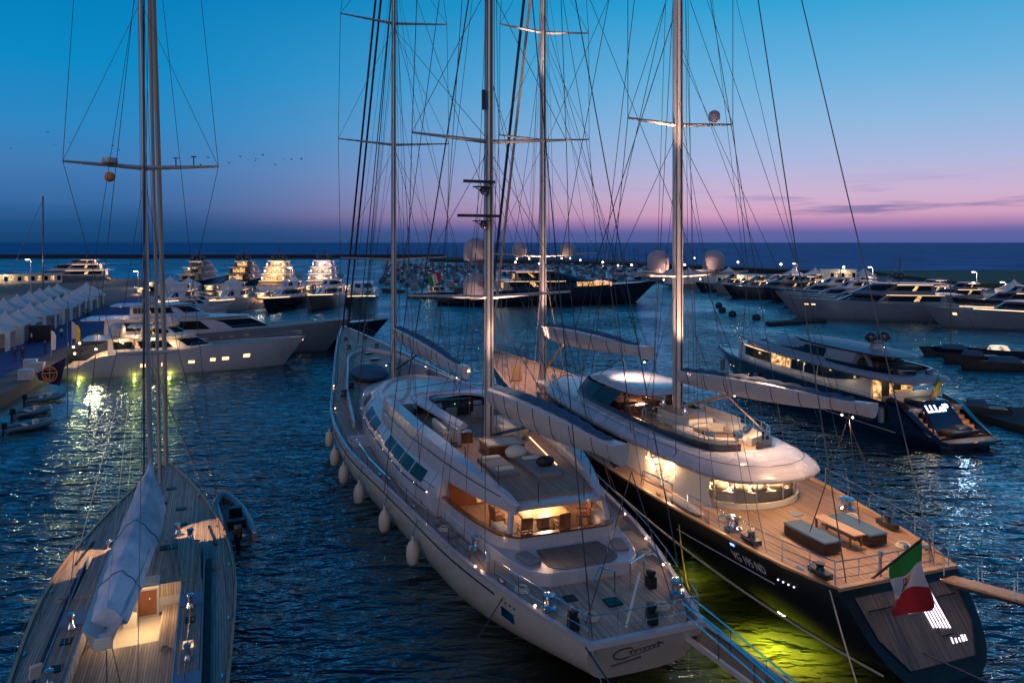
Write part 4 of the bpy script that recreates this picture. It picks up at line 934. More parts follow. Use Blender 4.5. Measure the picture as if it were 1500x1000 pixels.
for sg in (-1, 1):
    for u in (1.8, 6.9, 10.6, 15, 22, 30): MB().box((sg*(hc_.w(u)-.35), u, hc_.deckz(u)+.01), (.1, .42, .1)).build('cleat', 'steel', Ck)
# flag on its staff at the stern
fl = thing('ensign', 'green, white and red flag with a small crest at the black ketch stern', 'flag', Ck.location, Ck.rotation_euler.z)
MB().tube([(-1.15, .25, 2.8), (-1.0, -1.9, 5.15)], .05, 8).build('flagstaff', 'mastdark', fl)
mb = MB(); NX, NY = 18, 24
def flagp(i, j):
    s_, t_ = i/NX, j/NY
    top = Vector((-1.12, -.55, 3.72)).lerp(Vector((-1.0, -1.88, 5.1)), s_)
    d = Vector((.10-.22*(1-s_)+.10*math.sin(t_*5+s_*2), .10*math.sin(t_*7+s_*6)-.1*t_, -1))
    ln = 2.0+.35*s_
    fold = .13*math.sin(s_*8+t_*3.2)*min(1, t_*2)
    return top+d*ln*t_+Vector((fold, fold*.8, 0))+Vector((.35*t_*t_*(1-s_)+.1*t_, 0, 0))
vs = [flagp(i, j) for j in range(NY+1) for i in range(NX+1)]
for j in range(NY):
    for i in range(NX):
        pass
mb.v = [tuple(v) for v in vs]
for j in range(NY):
    for i in range(NX):
        a_ = j*(NX+1)+i; mb.f.append([a_, a_+1, a_+NX+2, a_+NX+1]); mb.mi.append(0 if j < NY*.33 else (1 if j < NY*.66 else 2))
flag = mb.build('flag_cloth', ['green', 'flagw', 'red'], fl, smooth=80)
mb = MB()
for (i0, i1, j0, j1, mi) in ((6, 8.5, 9, 11.5, 0), (8.5, 11, 9, 11.5, 1), (6, 8.5, 11.5, 14, 2), (8.5, 11, 11.5, 14, 3)):
    def fp(i, j):
        a_, b_ = int(i), int(j); p = flagp(i, j); n_ = (flagp(i+.5, j)-p).cross(flagp(i, j+.5)-p).normalized(); return p
    for off in (-1, 1):
        K = 3
        for a_ in range(K):
            for b_ in range(K):
                q = []
                for (aa, bb) in ((a_, b_), (a_+1, b_), (a_+1, b_+1), (a_, b_+1)):
                    i, j = i0+(i1-i0)*aa/K, j0+(j1-j0)*bb/K; p = flagp(i, j); n_ = (flagp(i+.5, j)-p).cross(flagp(i, j+.5)-p).normalized(); q.append(p+n_*.018*off)
                mb.add(q, [(0, 1, 2, 3)], mi)
mb.build('crest', ['red', 'orange', 'flagnavy', 'red'], flag, smooth=0)
mb = MB()
for off in (-1, 1):
    for (i0, i1, j0, j1) in ((9.5, 10.0, 11.7, 13.8), (8.7, 10.8, 12.5, 12.9), (7.0, 7.4, 11.7, 13.8), (6.2, 8.3, 12.5, 12.9), (7.0, 7.4, 9.4, 11.2), (6.4, 8.0, 10.1, 10.5)):
        q = []
        for i, j in ((i0, j0), (i1, j0), (i1, j1), (i0, j1)):
            p = flagp(i, j); n_ = (flagp(i+.5, j)-p).cross(flagp(i, j+.5)-p).normalized(); q.append(p+n_*.026*off)
        mb.add(q, [(0, 1, 2, 3)])
mb.build('crest_crosses', 'flagw', flag, smooth=0)
# gangway at the stern, reaching the quay on the right
pg = thing('gangway', 'pale teak gangway with rope rails running from the black ketch stern to the right', 'gangway', Ck.location, Ck.rotation_euler.z)
g0, g1 = Vector((2.1, .1, 2.75)), Vector((4.6, -4.6, 2.25))
dg_ = (g1-g0); rzg = math.atan2(-dg_.x, dg_.y)
MB().box((g0+g1)/2, (.75, dg_.length, .10), rz=rzg).build('walkway', 'oak', pg, bevel=.02)
MB().box((g0+g1)/2+Vector((0, 0, -.12)), (.6, dg_.length, .14), rz=rzg).build('beam', 'blackp', pg)
sd = Vector((math.cos(rzg), math.sin(rzg), 0))
for sg in (-.38, .38):
    for k in range(5):
        p = g0.lerp(g1, .06+k*.22)+sd*sg; MB().tube([p, p+Vector((0, 0, .85))], .022, 5).build('stanchion', 'steel', pg)
    MB().tube([g0.lerp(g1, t)+sd*sg+Vector((0, 0, .85-.10*math.sin(t*math.pi*4)**2)) for t in [k/16 for k in range(17)]], .025, 5).build('rope_rail', 'wire', pg)

# ------------------------------------------------------------------ gangway at the stern of the pale ketch
gw = thing('gangway', 'dark gangway with steel handrails rising from the water edge to the pale ketch stern', 'gangway', Bk.location, Bk.rotation_euler.z)
g0, g1 = Vector((2.3, .6, 2.2)), Vector((2.9, -5.2, 1.6)); dg_ = g1-g0; rzg = math.atan2(-dg_.x, dg_.y); sd = Vector((math.cos(rzg), math.sin(rzg), 0))
MB().box((g0+g1)/2, (1.0, dg_.length, .08), rz=rzg).build('walkway', 'rubber', gw)
for sg in (-.56, .56): MB().box((g0+g1)/2+sd*sg, (.13, dg_.length+.1, .2), rz=rzg).build('side_beam', 'hullgrey', gw, bevel=.02)
for sg in (.1, .62):
    for k in range(4):
        p = g0.lerp(g1, .05+k*.28)+sd*sg; MB().tube([p, p+Vector((0, 0, .9))], .022, 5).build('stanchion', 'blackp', gw)
    for h_ in (.9, .55): MB().tube([g0+sd*sg+Vector((0, 0, h_)), g1+sd*sg+Vector((0, 0, h_))], .03, 6).build('handrail', 'steel', gw)

# ------------------------------------------------------------------ yacht A: sloop in the left foreground
loc, rz = stern_at(-11.83, 21.68, -435)
Ak = thing('sailing_yacht', 'teak-decked sloop with a boom covered by a blue-grey sail cover in the left foreground', 'sailing yacht', loc, rz)
class HA(Hull): pass
ha = Hull([(0, 3.1), (4, 3.45), (9, 3.65), (13, 3.5), (17, 3.0), (21, 2.2), (25, 1.15), (28.2, .12)], [(0, 1.5), (13, 1.55), (28.2, 1.75)], stern=-.3, bowrake=2.5, zk0=.2, a=.4)
# extend aft past the frame
ha = Hull([(0, 2.7), (4, 3.15), (8, 3.45), (13, 3.7), (17, 3.55), (21, 3.0), (25, 2.2), (29, 1.15), (32.2, .12)], [(0, 1.45), (17, 1.52), (32.2, 1.75)], stern=-.3, bowrake=2.5, zk0=.2, a=.4)
class Sub: pass
inner = bpy.data.objects
AO = 4.0     # sheer tables above start 4 m aft of the cockpit reference
def A_(x, y, z): return (x, y+AO, z)
Ak.location = Vector(loc)+Vector((math.sin(rz), -math.cos(rz), 0))*AO
ha.build('hull', 'hullgrey', Ak); ha.deck('teak', Ak, drop=.04, inset=.10, hole=(0, 9.0+AO, 1.62), u0=.1); ha.cap('oak', Ak, width=.09, h=.04)
cr_o = [(x, y+AO) for x, y in ((2.35, -3.8), (2.35, 3), (2.35, 7), (2.3, 11), (2.15, 13.2), (1.9, 13.8))]
# coachroof: two side decks plus the front block, leaving the cockpit open
mb = MB()
fr_ = [(-2.2, 13.1+AO), (-2.35, 9.0+AO), (2.35, 9.0+AO), (2.2, 13.1+AO), (1.7, 13.9+AO), (-1.7, 13.9+AO)]
mb.prism(fr_, 1.4, 1.95)
crf = mb.build('coachroof', 'teak', Ak, smooth=0, bevel=.05)
for sg in (-1, 1):
    MB().box((sg*2.0, 2.6+AO, 1.65), (.82, 13.0, .5)).build('side_coaming', 'teak', Ak, bevel=.04)
    MB().box((sg*2.43, 4.8+AO, 1.70), (.05, 17.2, .47)).build('coaming_side_strip', 'bluedeck', Ak)
    for y in (7.25, 1.3): MB().box((sg*2.0, y+AO, 1.912), (.84, 1.15, .03)).build('non_skid_panel', 'bluedeck', Ak)
    MB().box((sg*1.585, 2.6+AO, 1.35), (.05, 13.0, 1.18)).build('cockpit_wall', 'white', Ak)
    MB().box((sg*1.22, 3.0+AO, 1.0), (.62, 11.2, .5)).build('cockpit_bench', 'teak', Ak, bevel=.03)
    for y in (5.5, 3.7): MB().box((sg*2.0, y+AO, 1.925), (.34, .42, .05)).build('portlight', 'glass' if y > 5 or sg < 0 else 'room', Ak)
MB().box((0, 9.05+AO, 1.38), (3.2, .08, 1.14)).build('companion_bulkhead', 'white', Ak)
cw = MB().box((.32, 8.96+AO, 1.32), (.86, .10, 1.2)).build('companionway', 'white', Ak)
MB().box((.32, 8.90+AO, 1.32), (.68, .05, 1.0)).build('companion_opening', 'wood', cw)
MB().box((.32, 9.3+AO, 1.99), (.86, 1.1, .07)).box((.32, 9.35+AO, 2.03), (.64, .7, .05)).build('sliding_hatch', 'cream', Ak, bevel=.02)
bulb(cw, (.4, 8.85+AO, 1.5), .03, 'warms')
MB().box((0, 2.4+AO, .72), (3.2, 12.8, .1)).build('cockpit_sole', 'cream', Ak)
MB().box((0, .6+AO, 1.02), (3.1, 10.2, .5)).build('aft_platform', 'teak', Ak, bevel=.02)
MB().box((-.25, 8.2+AO, 1.05), (.5, .2, .6)).build('step', 'cream', Ak, bevel=.03)
light('POINT', (.45, 7.4+AO, 1.8), 75, (1, .62, .28), Ak, .10); light('POINT', (-.6, 6.6+AO, 1.7), 30, (1, .62, .28), Ak, .1)
light('SPOT', (.75, 15.2+AO, 4.4), 900, (1, .60, .34), Ak, .04, 46, (2.3, 15.6+AO, 1.5), .15); light('SPOT', (-.9, 15.0+AO, 4.2), 900, (1, .60, .34), Ak, .04, 46, (-3.0, 13.9+AO, 1.5), .15)
for x, y, w in ((.5, 22.8, .5), (.15, 20.4, .5), (1.15, 19.2, .5), (1.3, 16.9, .5), (.9, 12.9, .75), (-1.2, 19, .5), (-.2, 17.2, .5), (-1.1, 11.6, .6)):
    z = ha.deckz(y+AO)-.01 if y > 14 else 1.97
    MB().box((x, y+AO, z), (w, w*.75, .05)).build('deck_hatch', 'glass', Ak, bevel=.01)
MB().box((-.2, 2.2+AO, 1.29), (.6, .55, .06)).build('deck_hatch', 'wood', Ak, bevel=.01)
for x, y in ((1.15, 15.5), (1.75, 14.6), (-1.7, 14.4)): winch(Ak, (x, y+AO, 1.5), .17, 'steel')
for sg in (-1, 1): MB().box((sg*2.75, 14.8+AO, 1.56), (.08, 2.6, .09), rz=sg*.13).build('genoa_track', 'blackp', Ak); 
for sg in (-1, 1): MB().box((sg*2.62, 4.2+AO, 1.53), (.22, 15.5, .03), rz=0).build('deck_gutter', 'rubber', Ak)
rail(Ak, [(ha.w(u)-.05, u, ha.deckz(u)) for u in (1, 4, 7, 10, 13, 16, 19, 22, 25, 28, 31)], .6, 2, r=.012, mat='wire')
rail(Ak, [(-ha.w(u)+.05, u, ha.deckz(u)) for u in (1, 4, 7, 10, 13, 16, 19, 22, 25, 28, 31)], .6, 2, r=.012, mat='wire')
moA, XA, tA = make_mast(Ak, 15.6+AO, 1.9, 36, .17, [(10.6, 1.35), (19.6, 3.35), (28.0, 2.7)], (3.5, 1.6), 3.4, wr=.014, rakeaft=.5, lean=.62)
halyards(Ak, XA, 2.5, 34, ((.25, -.3, .05, -.2), (-.25, -.3, -.05, -.2), (.5, .4, .05, .2)), r=.01)
MB().lathe((-1.75, 15.0+AO, 19.75), [(.1, -.1), (.33, 0), (.36, .08), (.33, .24), (.02, .3)], 16).build('radar', 'white', moA); MB().ball((-1.75, 15.0+AO, 19.1), .24, 10, 8).build('deck_lamp', 'orange', moA)
for x, y in ((1.1, 19.8), (1.9, 19.9)): MB().tube([(x, 15.1+AO, 19.7), (x, 15.1+AO, y+.3)], .03, 5).box((x, 15.1+AO, y+.32), (.25, .06, .05)).build('masthead_instrument', 'mastdark', moA)
wire(Ak, 'furled_genoa', [(.0, 26.9+AO, 1.9), (.05, 24.5+AO, 9.5), (-.2, 16.3+AO, 35.6)], .13, 'wirel', n=8); wire(Ak, 'furled_genoa', [(-.1, 23.2+AO, 1.9), (-.25, 16.2+AO, 33)], .09, 'wirel', n=8)
wire(Ak, 'backstay', [(-1.0, .4, 1.6), (0, 15.2+AO, 35.5)], .012); wire(Ak, 'backstay', [(1.0, .4, 1.6), (0, 15.2+AO, 35.5)], .012)
wire(Ak, 'stay', [(-3.3, 8+AO, 1.6), (0, 15.2+AO, 33)], .012); wire(Ak, 'stay', [(3.3, 8+AO, 1.6), (0, 15.2+AO, 33)], .012)
wire(Ak, 'lazy_line', [(-.45, 3.2+AO, 3.9), (-.1, 15.2+AO, 18)], .01, 'wirel'); wire(Ak, 'lazy_line', [(-.45, 8+AO, 3.9), (-.1, 15.2+AO, 18)], .01, 'wirel')
wire(Ak, 'lazy_line', [(-2.9, 12.6+AO, 1.6), (-.1, 15.2+AO, 14)], .014, 'wirel'); wire(Ak, 'stay', [(2.35, 20.3+AO, 1.7), (.1, 15.6+AO, 10)], .03, 'wirel')
wire(Ak, 'halyard', [(2.2, 12.4+AO, 2.0), (2.0, 5+AO, 2.05), (1.9, -3+AO, 2.0)], .02, 'blackp'); wire(Ak, 'mainsheet', [(-.45, 3+AO, 3.0), (-.3, 2.0+AO, 1.3)], .02); wire(Ak, 'mainsheet', [(-.35, 3+AO, 3.0), (.1, 2.4+AO, 1.3)], .02)
for (x, y, z) in ((1.2, 5.0, 1.27), (-1.2, 6.3, 1.27), (.9, 1.0, 1.28), (-.7, -.3, 1.28), (2.9, 11.0, 1.5), (-2.9, 10.0, 1.5)):
    mb = MB()
    for q in range(3): r_ = .2-.04*q; mb.tube([(x+r_*math.cos(t), y+AO+r_*math.sin(t), z+.03*q) for t in [2*math.pi*i/12 for i in range(13)]], .018, 5)
    mb.build('coiled_rope', 'wirel', Ak)
for x, y in ((2.0, 6.4), (2.0, 2.6), (-2.0, 6.4), (-2.0, 2.6)): winch(Ak, (x, y+AO, 1.9), .13)
for sg in (-1, 1):
    for u in (6, 10, 15, 20, 25): MB().box((sg*(ha.w(u)-.22), u, ha.deckz(u)+.02), (.05, .26, .06)).build('cleat', 'steel', Ak)
    for k_ in range(4): wire(Ak, 'control_line', [(sg*(.5+.16*k_), 15.2+AO, 1.6), (sg*(.75+.16*k_), 13.6+AO, 2.0), (sg*(1.35+.1*k_), 9.3+AO, 2.0)], .012, 'wirel' if k_ % 2 else 'blackp')
# boom with covered sail
def boomrings(fn, cap=True):
    return [fn(k/26) for k in range(27)]
bm_ = MB()
def bsec(t):
    y = 2.3+AO+12.9*t; x = -.5+.42*t; z = 3.0+.1*t; w = .50+.20*math.sin(math.pi*t)
    return [(x-w*.5, y, z), (x+w*.5, y, z), (x+w*.95, y, z+.55), (x+w*1.05, y, z+.62), (x+w*.8, y, z+.55), (x, y, z+.25), (x-w*.8, y, z+.55), (x-w*1.05, y, z+.62), (x-w*.95, y, z+.55)]
bm_.loft(boomrings(bsec)); bo = bm_.build('boom', 'boom', Ak, smooth=40)
random.seed(3)
def ssec(t):
    y = 3.1+AO+12.4*t; x = -.47+.44*t; z = 3.4+.1*t
    w = .36+.28*math.sin(math.pi*min(1, t*.62+.12)); w *= 1 if t < .88 else max(.12, 1-((t-.88)/.12)**1.7*.9)
    h = .5+.75*t+(.75*((t-.72)/.28)**1.3 if t > .72 else 0)
    n_ = []
    for k in range(23):
        a = math.pi*(k/22); c, s_ = math.cos(a), math.sin(a)
        j = 1+.03*math.sin(k*1.3+t*12)+.015*math.sin(t*37+k*.7)+.018*math.sin(t*60-k*.5)
        n_.append((x+w*j*c*(1.34-.62*s_), y, z-.12+(h+.12)*j*s_**.9))
    n_.append((x, y, z-.1)); return n_
mb = MB(); mb.loft([ssec(k/50) for k in range(51)]); 
sc = mb.build('sail_cover', ['sail'], bo, smooth=70)
for t_ in (.2, .55):
    q_ = [(x+(x+.3)*.0, y, z+.012) for x, y, z in ssec(t_)[:-1]]; MB().tube(q_, .022, 4).build('sail_tie', 'fabricb', sc)
MB().box((-.45, 2.45+AO, 3.28), (.5, .4, .10)).box((-.45, 2.3+AO, 3.1), (.55, .10, .3)).build('boom_end', 'cream', bo, bevel=.03)
tn = thing('inflatable_dinghy', 'grey inflatable dinghy with outboard tied to the right side of the sloop', 'dinghy', Ak.location+Vector((0, 0, 0)), Ak.rotation_euler.z)
mb = MB(); tp = [(3.7, 17.2), (3.55, 19), (3.35, 21), (3.2, 22.6), (3.45, 23.5), (3.9, 23.6), (4.4, 22.6), (4.75, 21), (5.0, 19), (5.2, 17.0)]
mb.tube([A_(x-.35, y, .38+.15*(y > 22.8)) for x, y in tp], [.16]+[.27]*8+[.16], 12, sx=1); mb.build('tube', 'greyhull', tn)
mb = MB(); mb.prism([A_(x-.35, y, 0)[:2] for x, y in tp], .15, .25); mb.build('floor', 'fabric', tn)
MB().box(A_(3.95, 20.2, .62), (.7, .5, .75)).box(A_(3.95, 19.0, .5), (.9, .5, .4)).build('console', 'blackp', tn, bevel=.05)
MB().box(A_(4.0, 17.0, .7), (.4, .5, .7)).box(A_(4.0, 16.85, .2), (.2, .25, .9)).build('outboard_motor', 'rubber', tn, bevel=.06)
# pennants / small things on the sloop rail
ln = MB().box(A_(-2.35, 2.5, 2.55), (.35, .1, .6), rz=.3, rx=.4).build('rescue_light', 'fabricw', None, bevel=.04); place_local(ln, Ak); tag(ln, 'small pale rescue light bag on the left rail of the sloop, near the frame bottom', 'rescue light')

# ------------------------------------------------------------------ yacht D: dark blue motor yacht on the right
loc, rz = stern_at(35.5, 57.7, -353)
Dk = thing('motor_yacht', 'dark blue motor yacht with white lit letters on its raked stern', 'motor yacht', loc, rz)
hd = Hull([(0, 2.7), (2, 3.1), (6, 3.35), (14, 3.45), (20, 3.4), (25, 2.8), (29, 1.8), (33.5, .1)], [(0, .75), (1.2, .95), (3.4, 2.5), (5, 2.75), (14, 2.85), (24, 3.05), (33.5, 3.6)], stern=0, bowrake=3.6, zk0=-.3, a=.28)
hd.build('hull', 'navy', Dk); hd.cap('navy', Dk, width=.25, h=.04)
mb = MB(); mb.prism([(-2.9, 2.6), (2.9, 2.6), (3.2, 6), (3.2, 20), (2.6, 25.5), (1.5, 29.5), (.2, 32.8), (-.2, 32.8), (-1.5, 29.5), (-2.6, 25.5), (-3.2, 20), (-3.2, 6)], lambda p: 2.3+(p[1]-5)*.03, lambda p: 2.62+(p[1]-5)*.032); mb.build('main_deck', 'greyhull', Dk, smooth=0)
# stern: swim platform, garage door, side stairs
mb = MB(); mb.prism([(-2.7, -.9), (-1.4, -1.25), (1.4, -1.25), (2.7, -.9), (2.9, 1.2), (-2.9, 1.2)], .45, .68); mb.build('swim_platform', 'navy', Dk, bevel=.05)
MB().prism([(-2.5, -.75), (-1.3, -1.05), (1.3, -1.05), (2.5, -.75), (2.6, 1.1), (-2.6, 1.1)], .69, .705).build('platform_teak', 'teakw', Dk, smooth=0)
mb = MB(); mb.loft([[(-1.75, .9, .7), (1.75, .9, .7), (1.75, 4.3, .7), (-1.75, 4.3, .7)], [(-1.7, 1.5, 1.35), (1.7, 1.5, 1.35), (1.7, 4.3, 1.35), (-1.7, 4.3, 1.35)], [(-1.5, 2.9, 3.05), (1.5, 2.9, 3.05), (1.5, 4.6, 3.05), (-1.5, 4.6, 3.05)]]); gd = mb.build('garage_door', 'navy', Dk, bevel=.15)
def dd(v): z = 2.3+v.y*.75; y = 1.5+(z-1.35)/1.7*1.4-.06; return Vector((v.x, y-v.z, z))
text_obj('lit_name', 'LLLel*', .92, 'neon', gd, lambda v: dd(Vector((v.x-1.35, v.y, v.z))), extr=.02)
light('POINT', (.2, .2, 2.2), 70, (.85, .85, 1), Dk, .2)
MB().box((.1, .8, 1.02), (2.9, 1.5, .35)).box((.6, .9, 1.3), (1.6, 1.2, .25), taper=.7).build('jet_tender', 'rubber', Dk, bevel=.12)
for sg in (-1, 1):
    mb = MB()
    for k in range(6): mb.box((sg*2.2, 1.2+k*.45, .75+k*.3), (.75, .5, .3+k*.02))
    mb.build('stern_stairs', 'oak', Dk); light('POINT', (sg*2.2, .9, 1.6), 22, (1, .40, .15), Dk, .1); light('POINT', (sg*2.2, 2.6, 2.7), 14, (1, .45, .2), Dk, .1)
    mb = MB(); mb.loft([[(sg*2.75, -.1, .6), (sg*2.6, -.1, .75), (sg*2.95, .2, .8)], [(sg*2.85, 1.6, 1.2), (sg*2.6, 1.6, 1.7), (sg*3.15, 1.6, 1.6)], [(sg*2.9, 3.2, 2.2), (sg*2.65, 3.2, 2.85), (sg*3.3, 3.2, 2.8)], [(sg*2.9, 4.6, 2.4), (sg*2.75, 4.6, 3.2), (sg*3.35, 4.6, 3.0)]]); mb.build('stern_wing', 'navy', Dk, smooth=60)
# lit side decks and main saloon
prof = [(7.2, 2.35), (9, 2.45), (18, 2.5), (24, 2.1), (28.2, .9)]
R4 = lambda tab, z, n=22: [(x, y, z+.02*y) for x, y in hull_ring(tab, n)]
mb = MB(); mb.loft([R4(prof, 2.5), R4([(a, b*.98) for a, b in prof], 3.3), R4([(a+.0, b*.92) for a, b in prof], 4.25)]); sal = mb.build('saloon_house', 'cream', Dk, smooth=50)
for sg in (-1, 1):
    for (ua, ub, mt) in ((8.4, 13.6, 'glass'), (13.7, 15.4, 'glass'), (15.6, 17.3, 'glass'), (17.5, 18.1, 'room'), (18.3, 20.4, 'room'), (20.6, 26.0, 'glass')):
        g = []
        for k in range(9):
            u = ua+(ub-ua)*k/8; w = interp(prof, u); lo = 3.15 if ua > 8.5 else 3.15+.75*(1-k/8)**2
            g.append([(sg*(w*.985+.03), u, lo+.02*u), (sg*(w*.925+.03), u, 4.18+.02*u)])
        MB().loft(g, closed=False).build('window', mt, sal)
    MB().tube([(sg*(interp(prof, u)+.1), u, 4.2+.02*u) for u in range(8, 27, 1)], .03, 4).build('light_strip', 'strip', sal)
    rail(Dk, [(sg*(hd.w(u)-.1), u, hd.deckz(u)) for u in (6, 8.5, 11, 13.5, 16, 18.5, 21)], .35, 1, r=.025)
for u in (9.5, 12.5, 16, 20, 24): light('POINT', (-2.85, u, 4.25+.0*u), 12, (1, .78, .42), Dk, .1)
MB().box((0, 7.1, 3.35), (4.2, .08, 1.7)).build('saloon_door', 'room', sal)
for x in (-.9, 0.4): MB().box((x, 7.03, 3.4), (.8, .08, 1.55)).build('door_pane', 'dark', sal)
MB().box((0, 5.0, 3.02), (4.2, .9, .5)).box((0, 4.62, 3.3), (4.2, .2, .5)).build('aft_deck_sofa', 'cream', Dk, bevel=.08)
MB().box((0, 6.1, 3.2), (1.7, .8, .08)).build('aft_deck_table', 'oak', Dk)
light('POINT', (-.8, 5.9, 4.3), 55, (1, .74, .42), Dk, .2); light('POINT', (1.5, 5.9, 4.3), 40, (1, .74, .42), Dk, .2); light('POINT', (0, 3.9, 3.9), 16, (1, .8, .6), Dk, .2)
# upper deck
up = [(3.0, 1.6), (3.6, 2.6), (6, 3.3), (10, 3.45), (17, 3.15), (22.5, 2.4), (26.6, .8)]
mb = MB(); mb.loft([R4([(a+.3, b*.94) for a, b in up], 4.22), R4(up, 4.42), R4([(a+.1, b*.96) for a, b in up], 4.62), R4([(a+1.5, b*.82) for a, b in up], 4.82)]); mb.build('upper_deck', 'steelblue', Dk, smooth=60)
w1 = [(9.5, 2.3), (12, 2.75), (17, 2.6), (20.5, 2.0), (23.8, .5)]; w2 = [(9.2, 2.0), (12, 2.25), (16, 2.1), (18.6, 1.5), (20.6, .4)]
mb = MB(); mb.loft([R4(w1, 4.65), R4([(a, b) for a, b in w1], 4.95), R4(w2, 5.95)]); mb.build('bridge_house', 'steelblue', Dk, smooth=50)
mb = MB()
for sg in (-1, 1): 
    g = [[(sg*(interp(w1, u)*(1-.12*.3)+.06), u+.0, 5.12+.02*u), (sg*(interp(w2, min(u, 20.4))*1.01+.05), min(u, 20.5)-.0, 5.9+.02*u-.05*(u-14 if u > 14 else 0))] for u in [12.5+.72*k for k in range(15)]]
    MB().loft(g, closed=False).build('bridge_window', 'glass', Dk)
fx = [(14.0, 2.0), (17.5, 1.9), (20.4, 1.2), (22.9, .3)]
mb = MB(); mb.loft([R4([(16.0, 2.15), (19, 1.9), (21.5, 1.2), (23.2, .3)], 4.98), R4([(15, 1.9), (17.2, 1.6), (18.6, 1.0), (19.4, .3)], 5.95)]); mb.build('windscreen', 'glass', Dk, smooth=50)
mb = MB(); mb.loft([R4([(5.4, .8), (6.2, 1.7), (9, 2.1), (14, 2.1), (17, 1.5), (18.6, .4)], 6.05), R4([(5.2, .9), (6.2, 1.8), (9, 2.2), (14, 2.2), (17, 1.6), (18.9, .4)], 6.15), R4([(7, .8), (8, 1.4), (14, 1.5), (16.5, .9), (17.4, .2)], 6.34)]); mb.build('hard_top', 'steelblue', Dk, smooth=60)
for x in (-1.7, 1.7): MB().tube([(x, 7.5, 4.9), (x*.95, 8.7, 6.3)], .14, 8, sx=1.8).build('hard_top_post', 'greyhull', Dk)
MB().box((0, 8.6, 5.3), (3.6, 3.2, .7), taper=.85).build('upper_lounge', 'brown', Dk, bevel=.2)
mb = MB(); rr = []
for x, y in hull_ring([(4.1, .6), (4.6, 1.8), (6.5, 2.6), (9.5, 2.9), (13, 2.7)], 14): rr.append([(x, y, 4.95), (x, y, 5.3), (x*.93, y+.12, 5.3), (x*.93, y+.12, 4.95)])
mb.loft(rr); mb.build('upper_bulwark', 'navy', Dk)
MB().box((0, 6.2, 5.2), (3.2, 1.6, .35)).build('sunpad', 'rubber', Dk, bevel=.1)
ms_ = MB().box((0, 8.8, 6.75), (1.5, .7, .55), taper=.7).box((0, 8.8, 7.1), (2.3, .4, .1)).build('radar_arch', 'steelblue', Dk, bevel=.05)
for x in (-.75, .75): dome(ms_, (x, 8.8, 7.25), .52, 'mastdark', .6)
MB().tube([(0, 8.7, 7.1), (0, 8.7, 9.0)], .04).build('antenna', 'wire', ms_); bulb(ms_, (0, 8.1, 6.7), .06, 'cool', 'spotlight')
MB().ball((0, 24, 5.2), (1.0, 1.6, .2), 12, 6).build('bow_sunpad', 'fabricb', Dk)
for u, z in ((23.6, 1.9), (27.8, 2.1), (29.3, 2.0)): bulb(Dk, hd.side(u, z)+Vector((-.02, 0, 0)), .06, 'warms', 'porthole')
MB().add([hd.side(u, z)+Vector((-.03, 0, 0)) for u, z in ((17, 2.2), (20, 2.28), (20, 1.9), (17, 1.82))], [(0, 1, 2, 3)]).build('side_vent', 'mastdark', Dk, smooth=0)
for u, nm in ((4.8, 'near the stern'), (21.5, 'near the middle'), (30.5, 'near the bow')):
    p = hd.side(u, 1.6); o = MB().lathe((p.x-.28, u, 1.7), [(.02, -.7), (.25, -.6), (.27, 0), (.25, .6), (.02, .7)], 10).build('fender', 'greyhull', None); place_local(o, Dk); tag(o, 'grey cylinder fender on the dark blue motor yacht, '+nm, 'fender', 'fenders along the dark blue motor yacht')
df = thing('ensign', 'small yellow and green flag on the aft deck of the dark blue motor yacht', 'flag', Dk.location, Dk.rotation_euler.z)
MB().tube([(.3, 3.6, 3.0), (.3, 2.7, 5.2)], .03).build('flagstaff', 'wire', df)
mb = MB(); g = [[(.3+.08*math.sin(k*1.3+j), 2.7+.5*(1-j/5)+.06*math.sin(j*2)-.04*k, 5.1-.24*k-(1-j/5)*.7) for j in range(6)] for k in range(6)]; mb.loft(g, closed=False); o = mb.build('flag_cloth', ['yellow', 'green'], df)
for i, p in enumerate(o.data.polygons): p.material_index = 1 if i < 10 else 0

